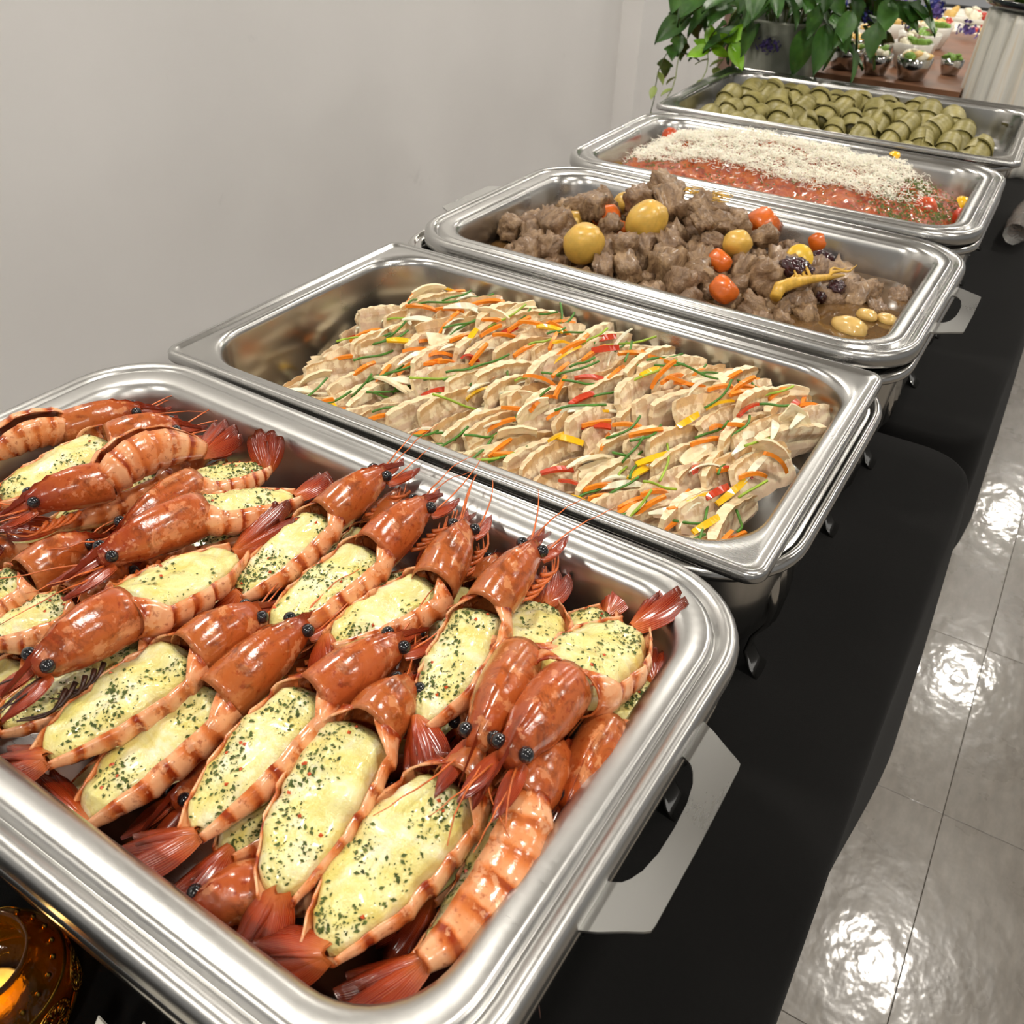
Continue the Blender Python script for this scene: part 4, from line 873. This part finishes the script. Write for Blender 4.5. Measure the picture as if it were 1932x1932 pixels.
for k in range(14):
    b = MB(); c = Vector((.13+.09*pl.random(), .02+.12*pl.random(), .24+.09*pl.random())) if k < 11 else Vector((-.02+.01*k-.1, -.085, .20))
    for q in range(26):
        d = Vector((pl.gauss(0,1), pl.gauss(0,1), pl.gauss(0,1))).normalized(); p = c+d*.017*pl.random()**.4; s = Vector((pl.gauss(0,1), pl.gauss(0,1), pl.gauss(0,1))).cross(d).normalized()*.0048; u = d.cross(s); b.add([p-s, p+u*.7+d*.002, p+s, p-u*.7+d*.002], [(0,1,2,3)])
    b.obj('flower_cluster', MAT['blue' if k % 5 == 4 else 'purple'], t, False)
# ---- wooden riser with cups of salad
MAT['wood'] = plain('brown_board', lin(128,88,62), .45, 18, .22)
MAT['white'] = plain('white_porcelain', lin(232,228,218), .2, 5, .02, Coat_Weight=.3)
MAT['cupsteel'] = MAT['chrome']
fd = {'g': plain('salad_green', lin(112,150,50), .4, 80, .3), 'w': plain('salad_white', lin(238,230,204), .4, 40, .06), 'y': plain('salad_yellow', lin(230,190,110), .4, 50, .14), 'b': plain('salad_brown', lin(122,98,70), .4, 60, .25), 'r': plain('salad_red', lin(196,58,40), .35, 60, .2)}
t = empty('wooden_riser', (-.062, 1.925, TBL), .03); tag(t, 'brown wooden display riser behind the plant', 'riser')
for k in range(2):
    b = MB(); b.box((0, -.2+.4*k, .117), (.295, .398, .026)); b.obj('board', MAT['wood'], t, False)
for sx in (-1, 1):
    b = MB(); b.box((sx*.13, 0, .052), (.025, .76, .1035)); b.obj('side_panel', MAT['wood'], t, False)
b = MB(); b.box((0, -.385, .052), (.235, .02, .1035)); b.obj('front_panel', MAT['wood'], t, False)
ZB = TBL+.1305
FB = {c: [blob('salad_piece', fd[c], (.016,.011,.007), k*3.3, .3, 0, 7, 9) for k in range(2)] for c in fd}
def cup(x, y, r, h, mat, cols, lab, n=9, seed=0):
    rr = random.Random(seed); t = empty('salad_cup' if mat is not MAT['white'] else 'salad_bowl', (x, y, ZB)); tag(t, lab, 'cup' if mat is not MAT['white'] else 'bowl', 'small salad dishes on the riser')
    b = MB(); b.lathe([(r*.62,0),(r*.7,.002),(r*.92,h*.55),(r,h),(r*.97,h*1.01),(r*.9,h*.6),(r*.6,.006),(.002,.005)], 26); b.obj('vessel', mat, t)
    for k in range(n):
        c = cols[k % len(cols)]; o = link('salad_piece', FB[c][k % 2], t); a = k*2.4; rd = r*.62*math.sqrt((k+.5)/n); o.location = (rd*math.cos(a), rd*math.sin(a), h*.9+.010*(1-rd/r)+.003*rr.random()); o.rotation_euler = (rr.uniform(-.6,.6), rr.uniform(-.6,.6), rr.random()*6); s = min(1, r/.036); o.scale = (s, s, s)
S = MAT['cupsteel']; Wt = MAT['white']
cup(-.155, 1.60, .037, .042, S, 'gywb', 'steel cup of green and white salad, nearest the plant', 10, 1)
cup(-.085, 1.585, .030, .040, S, 'gyw', 'steel cup with a dark mouth in the middle of the near row', 8, 2)
cup(-.012, 1.585, .036, .042, S, 'ywyg', 'steel cup of nuts and cheese at the near right corner of the riser', 10, 3)
cup(-.175, 1.70, .036, .045, S, 'wgy', 'steel cup behind the one nearest the plant', 9, 4)
cup(-.045, 1.715, .042, .050, Wt, 'bwg', 'white bowl with sliced mushrooms in the middle of the riser', 10, 5)
cup(-.118, 1.715, .032, .042, S, 'yyw', 'steel cup heaped with yellow pieces beside the white bowl', 9, 6)
cup(-.060, 1.86, .048, .050, Wt, 'gbgw', 'wide white bowl of green salad behind the mushroom bowl', 12, 7)
cup(-.160, 1.83, .040, .050, Wt, 'wyb', 'white bowl of pale pieces on the left of the riser', 10, 8)
cup(-.150, 1.97, .042, .050, Wt, 'wgy', 'white bowl at the back left of the riser', 10, 9)
cup(-.060, 2.01, .044, .048, Wt, 'ywg', 'white bowl at the back right of the riser', 10, 10)
cup(.045, 1.70, .024, .030, S, 'g', 'little dish of green leaves on the right edge of the riser', 5, 11)
def plate(x, y, z, sx, sy, cols, lab, seed):
    rr = random.Random(seed); t = empty('serving_plate', (x, y, z), .05); tag(t, lab, 'plate', 'white serving plates far behind')
    L = [[(px, py, q) for px, py in rrect(sx-2*i, sy-2*i, max(.03-i, .006))] for i, q in ((.03, 0), (.012, .006), (0, .018), (.003, .0195), (.014, .009), (.032, .005), (.06, .005))]
    V, F = loft(L, cap0=True); link('plate_body', mesh('plate_body', V, F, Wt), t)
    for k in range(26):
        o = link('salad_piece', FB[cols[k % len(cols)]][k % 2], t); o.location = (rr.uniform(-.38,.38)*sx, rr.uniform(-.36,.36)*sy, .014+.012*rr.random()); o.rotation_euler = (rr.random(), rr.random(), rr.random()*6); o.scale = (1.3,)*3
plate(-.135, 2.49, RIM-.05, .15, .22, 'wrwyg', 'white plate of tomato salad, left of two far behind', 1)
plate(.035, 2.47, RIM-.05, .16, .22, 'wryrw', 'white plate of tomato salad, right of two far behind', 2)
plate(-.02, 2.80, RIM-.05, .32, .22, 'wywr', 'white plate farthest back on the table', 3)
t = empty('stone_block', (-.03, 2.66, TBL)); tag(t, 'pale block carrying the far serving plates', 'riser')
b = MB(); b.box((0, 0, .0495), (.42, .60, .098)); b.obj('block_body', MAT['white'], t, False)
t = empty('flower_bunch', (-.30, 2.30, TBL)); tag(t, 'bunch of blue and purple flowers behind the salad cups', 'flowers')
b = MB(); b.lathe([(.03,0),(.05,.02),(.06,.10),(.05,.14),(.01,.135)], 20); b.obj('pot', MAT['vase'], t)
for k in range(22):
    b = MB(); c = Vector((pl.gauss(.06,.10), pl.gauss(0,.08), .22+pl.gauss(0,.045)))
    for q in range(24):
        d = Vector((pl.gauss(0,1), pl.gauss(0,1), pl.gauss(0,1))).normalized(); p = c+d*.026*pl.random()**.4; s = Vector((pl.gauss(0,1), pl.gauss(0,1), pl.gauss(0,1))).cross(d).normalized()*.009; u = d.cross(s); b.add([p-s, p+u*.7+d*.003, p+s, p-u*.7+d*.003], [(0,1,2,3)])
    b.obj('flower_head', MAT['blue' if k % 2 else 'purple'], t, False)
for k in range(8):
    b = MB(); b.tube([(0,0,.12),(.02*math.cos(k),.02*math.sin(k),.17),(.06+.06*math.cos(k),.05*math.sin(k),.21)], .002, 5); b.obj('stem', MAT['stem'], t)
# ---- pleated pale column with a dish on top
t = empty('pleated_column', (.205, 1.60, TBL)); tag(t, 'pale pleated round column with a dark dish on top at the right edge', 'column')
def pleat():
    t_ = NT('pleated_cover'); n = t_.noise(t_.coord((30,30,.4)), 3, 3); t_.col(t_.ramp(n, [(.35, lin(222,220,212)), (.55, lin(236,232,222)), (.7, lin(226,208,180))])); t_.set(Roughness=.35, Coat_Weight=.2); return t_.m
V = []; n = 144; prof = [(.118,0),(.118,.02),(.112,.12),(.106,.26),(.104,.275)]
for r, z in prof:
    for j in range(n): q = 2*math.pi*j/n; rr_ = r*(1+.05*math.cos(q*19)+.012*math.cos(q*31)); V.append((rr_*math.cos(q), rr_*math.sin(q), z))
link('cover', mesh('cover', V, grid_faces(len(prof), n, True)+[tuple(range(n))[::-1], tuple(range(4*n, 5*n))], pleat()), t)
t2 = empty('dark_dish', (.205, 1.60, TBL+.276)); tag(t2, 'dark shiny dish of salad standing on the pleated column', 'dish')
MAT['dark'] = plain('dark_glaze', (.02,.022,.028,1), .12, 30, .5, Coat_Weight=.6)
b = MB(); b.lathe([(.09,0),(.118,.008),(.128,.02),(.125,.0215),(.112,.012),(.08,.006),(.01,.006)], 40); b.obj('dish_body', MAT['dark'], t2)
for k in range(34):
    o = link('salad_piece', FB['gwyw'[k % 4]][k % 2], t2); a = k*2.4; rd = .10*math.sqrt((k+.5)/34); o.location = (rd*math.cos(a), rd*math.sin(a), .018+.012*pl.random()); o.rotation_euler = (pl.random(), pl.random(), pl.random()*6); o.scale = (1.5,)*3
# ---- plastic-wrapped tongs beside the leaf rolls
t = empty('wrapped_tongs', (.305, 1.16, TBL+.027), 1.50); tag(t, 'crinkled clear plastic tube lying beside the leaf roll pan', 'plastic tube')
pm = NT('clear_film'); pm.set(Roughness=.12, Transmission_Weight=.88, IOR=1.25); pm.col((.95,.93,.9,1)); pm.bump(pm.noise(pm.coord(), 70, 4, .6, 1.2), .9, .006)
V = []; n, m = 22, 18
for i in range(n):
    u = i/(n-1); r = .0245*math.sin(math.pi*min(1, .12+u*.76))**.4
    for j in range(m): q = 2*math.pi*j/m; rr_ = r*(1+.10*nz(math.cos(q)*2.5, math.sin(q)*2.5, u*14)); V.append(((u-.5)*.24, rr_*math.cos(q), rr_*math.sin(q)))
link('film', mesh('film', V, grid_faces(n, m, True)+[tuple(range(m)), tuple(range((n-1)*m, n*m))[::-1]], pm.m), t)
for s in (-1, 1):
    b = MB(); b.tube([(-.10, s*.004, -.004), (0, s*.011, -.004), (.10, s*.009, -.004)], [.005,.006,.004], 8); b.obj('tong_arm', plain('brown_grip', lin(96,72,56), .4) if s < 0 else bpy.data.materials['brown_grip'], t)
# ================================================================== front left: tea-light holder and petal dish
am = NT('amber_glass'); am.set(Roughness=.08, Transmission_Weight=.92, IOR=1.45); am.col(lin(196,132,24)); am.bump(am.noise(am.coord(), 90, 3), .3, .002)
gold = NT('gold_filigree'); gold.set(Metallic=1.0, Roughness=.25); gold.col(lin(176,140,60))
CX, CY = .008, -.546
t = empty('candle_holder', (CX, CY, TBL)); t.scale = (.80,.80,.80); tag(t, 'amber glass tea-light holder with pierced gold band, glowing in the front left corner', 'candle holder')
R0 = .050
b = MB(); b.lathe([(.028,.0),(.040,.004),(.050,.020),(.0485,.040),(.036,.052),(.031,.058),(.033,.068),(.0315,.068),(.029,.058),(.034,.051),(.0465,.039),(.048,.020),(.038,.007),(.002,.005)], 40); b.obj('glass', am.m, t)
def disc_on(phi, z, rad, parts):
    # filigree medallion bent around the glass
    b = MB(); c0 = R0+.0012
    def P(a, h): q = phi+a/c0; return (c0*math.cos(q), c0*math.sin(q), z+h)
    for rr_ in (rad, rad*.80, rad*.30): b.tube([P(rr_*math.cos(i*math.pi/14), rr_*math.sin(i*math.pi/14)) for i in range(29)], .00045, 5)
    for k in range(16): a = k*math.pi/8; b.tube([P(rad*.30*math.cos(a), rad*.30*math.sin(a)), P(rad*.55*math.cos(a+.08), rad*.55*math.sin(a+.08)), P(rad*.80*math.cos(a), rad*.80*math.sin(a))], [.0004,.0011,.0004], 5)
    for k in range(24): a = k*math.pi/12; b.tube([P(rad*.84*math.cos(a), rad*.84*math.sin(a)), P(rad*.96*math.cos(a), rad*.96*math.sin(a))], .0007, 5)
    b.obj('medallion', gold.m, t)
for k in range(9): disc_on(k*2*math.pi/9+.2, .024, .0145, None)
b = MB()
for z in (.0075, .0405): b.lathe([(.0465,z-.0006),(.0492,z),(.0465,z+.0006),(.0462,z)], 40, cap=False)
b.obj('band', gold.m, t)
for k in range(22):
    a = k*2*math.pi/22; b = MB(); b.lathe([(.0002,-.0028),(.0018,-.0012),(.002,.0006),(.0009,.0022),(.0002,.003)], 10, c=(.0425*math.cos(a), .0425*math.sin(a), .047), cap=False); b.obj('bead', gold.m, t)
wx = plain('candle_wax', lin(250,220,150), .5); b = MB(); b.lathe([(.019,.0062),(.019,.020),(.017,.0205),(.001,.019)], 22); b.obj('tea_light', wx, t)
fm_ = NT('candle_flame'); fm_.col((1,.6,.15,1)); fm_.set(Emission_Color=(1,.58,.14,1), Emission_Strength=12.0)
b = MB(); b.lathe([(.0004,.0195),(.0028,.024),(.0032,.028),(.0016,.034),(.0003,.040)], 12); b.obj('flame', fm_.m, t)
pt = bpy.data.lights.new('candle_glow', 'POINT'); pt.energy = .035; pt.color = (1,.62,.2); pt.shadow_soft_size = .004; po = bpy.data.objects.new('candle_glow', pt); COL.objects.link(po); po.location = (CX, CY, TBL+.030)
t = empty('petal_dish', (.111, -.563, TBL)); tag(t, 'white dish with pointed petals, its tips touching the bottom edge', 'dish')
b = MB(); b.lathe([(.020,0),(.024,.003),(.026,.012),(.022,.012),(.002,.008)], 24); b.obj('dish_base', Wt, t)
for k in range(12):
    a = k*math.pi/6+math.radians(100); V = []; kk = 8
    for sg in (0, 1):
        for i in range(kk):
            u = i/(kk-1); hw = .010*math.sin(math.pi*(.3+.7*u))**.8+.0003; rr_ = .020+.029*u-.006*u*u; z = .004+.050*u**1.2
            for j in (-1, 0, 1): V.append((rr_*math.cos(a)-math.sin(a)*j*hw-sg*.0012*math.cos(a), rr_*math.sin(a)+math.cos(a)*j*hw-sg*.0012*math.sin(a), z))
    F = grid_faces(kk, 3)+grid_faces(kk, 3, base=kk*3, flip=True); link('petal', mesh('petal', V, F, Wt), t)
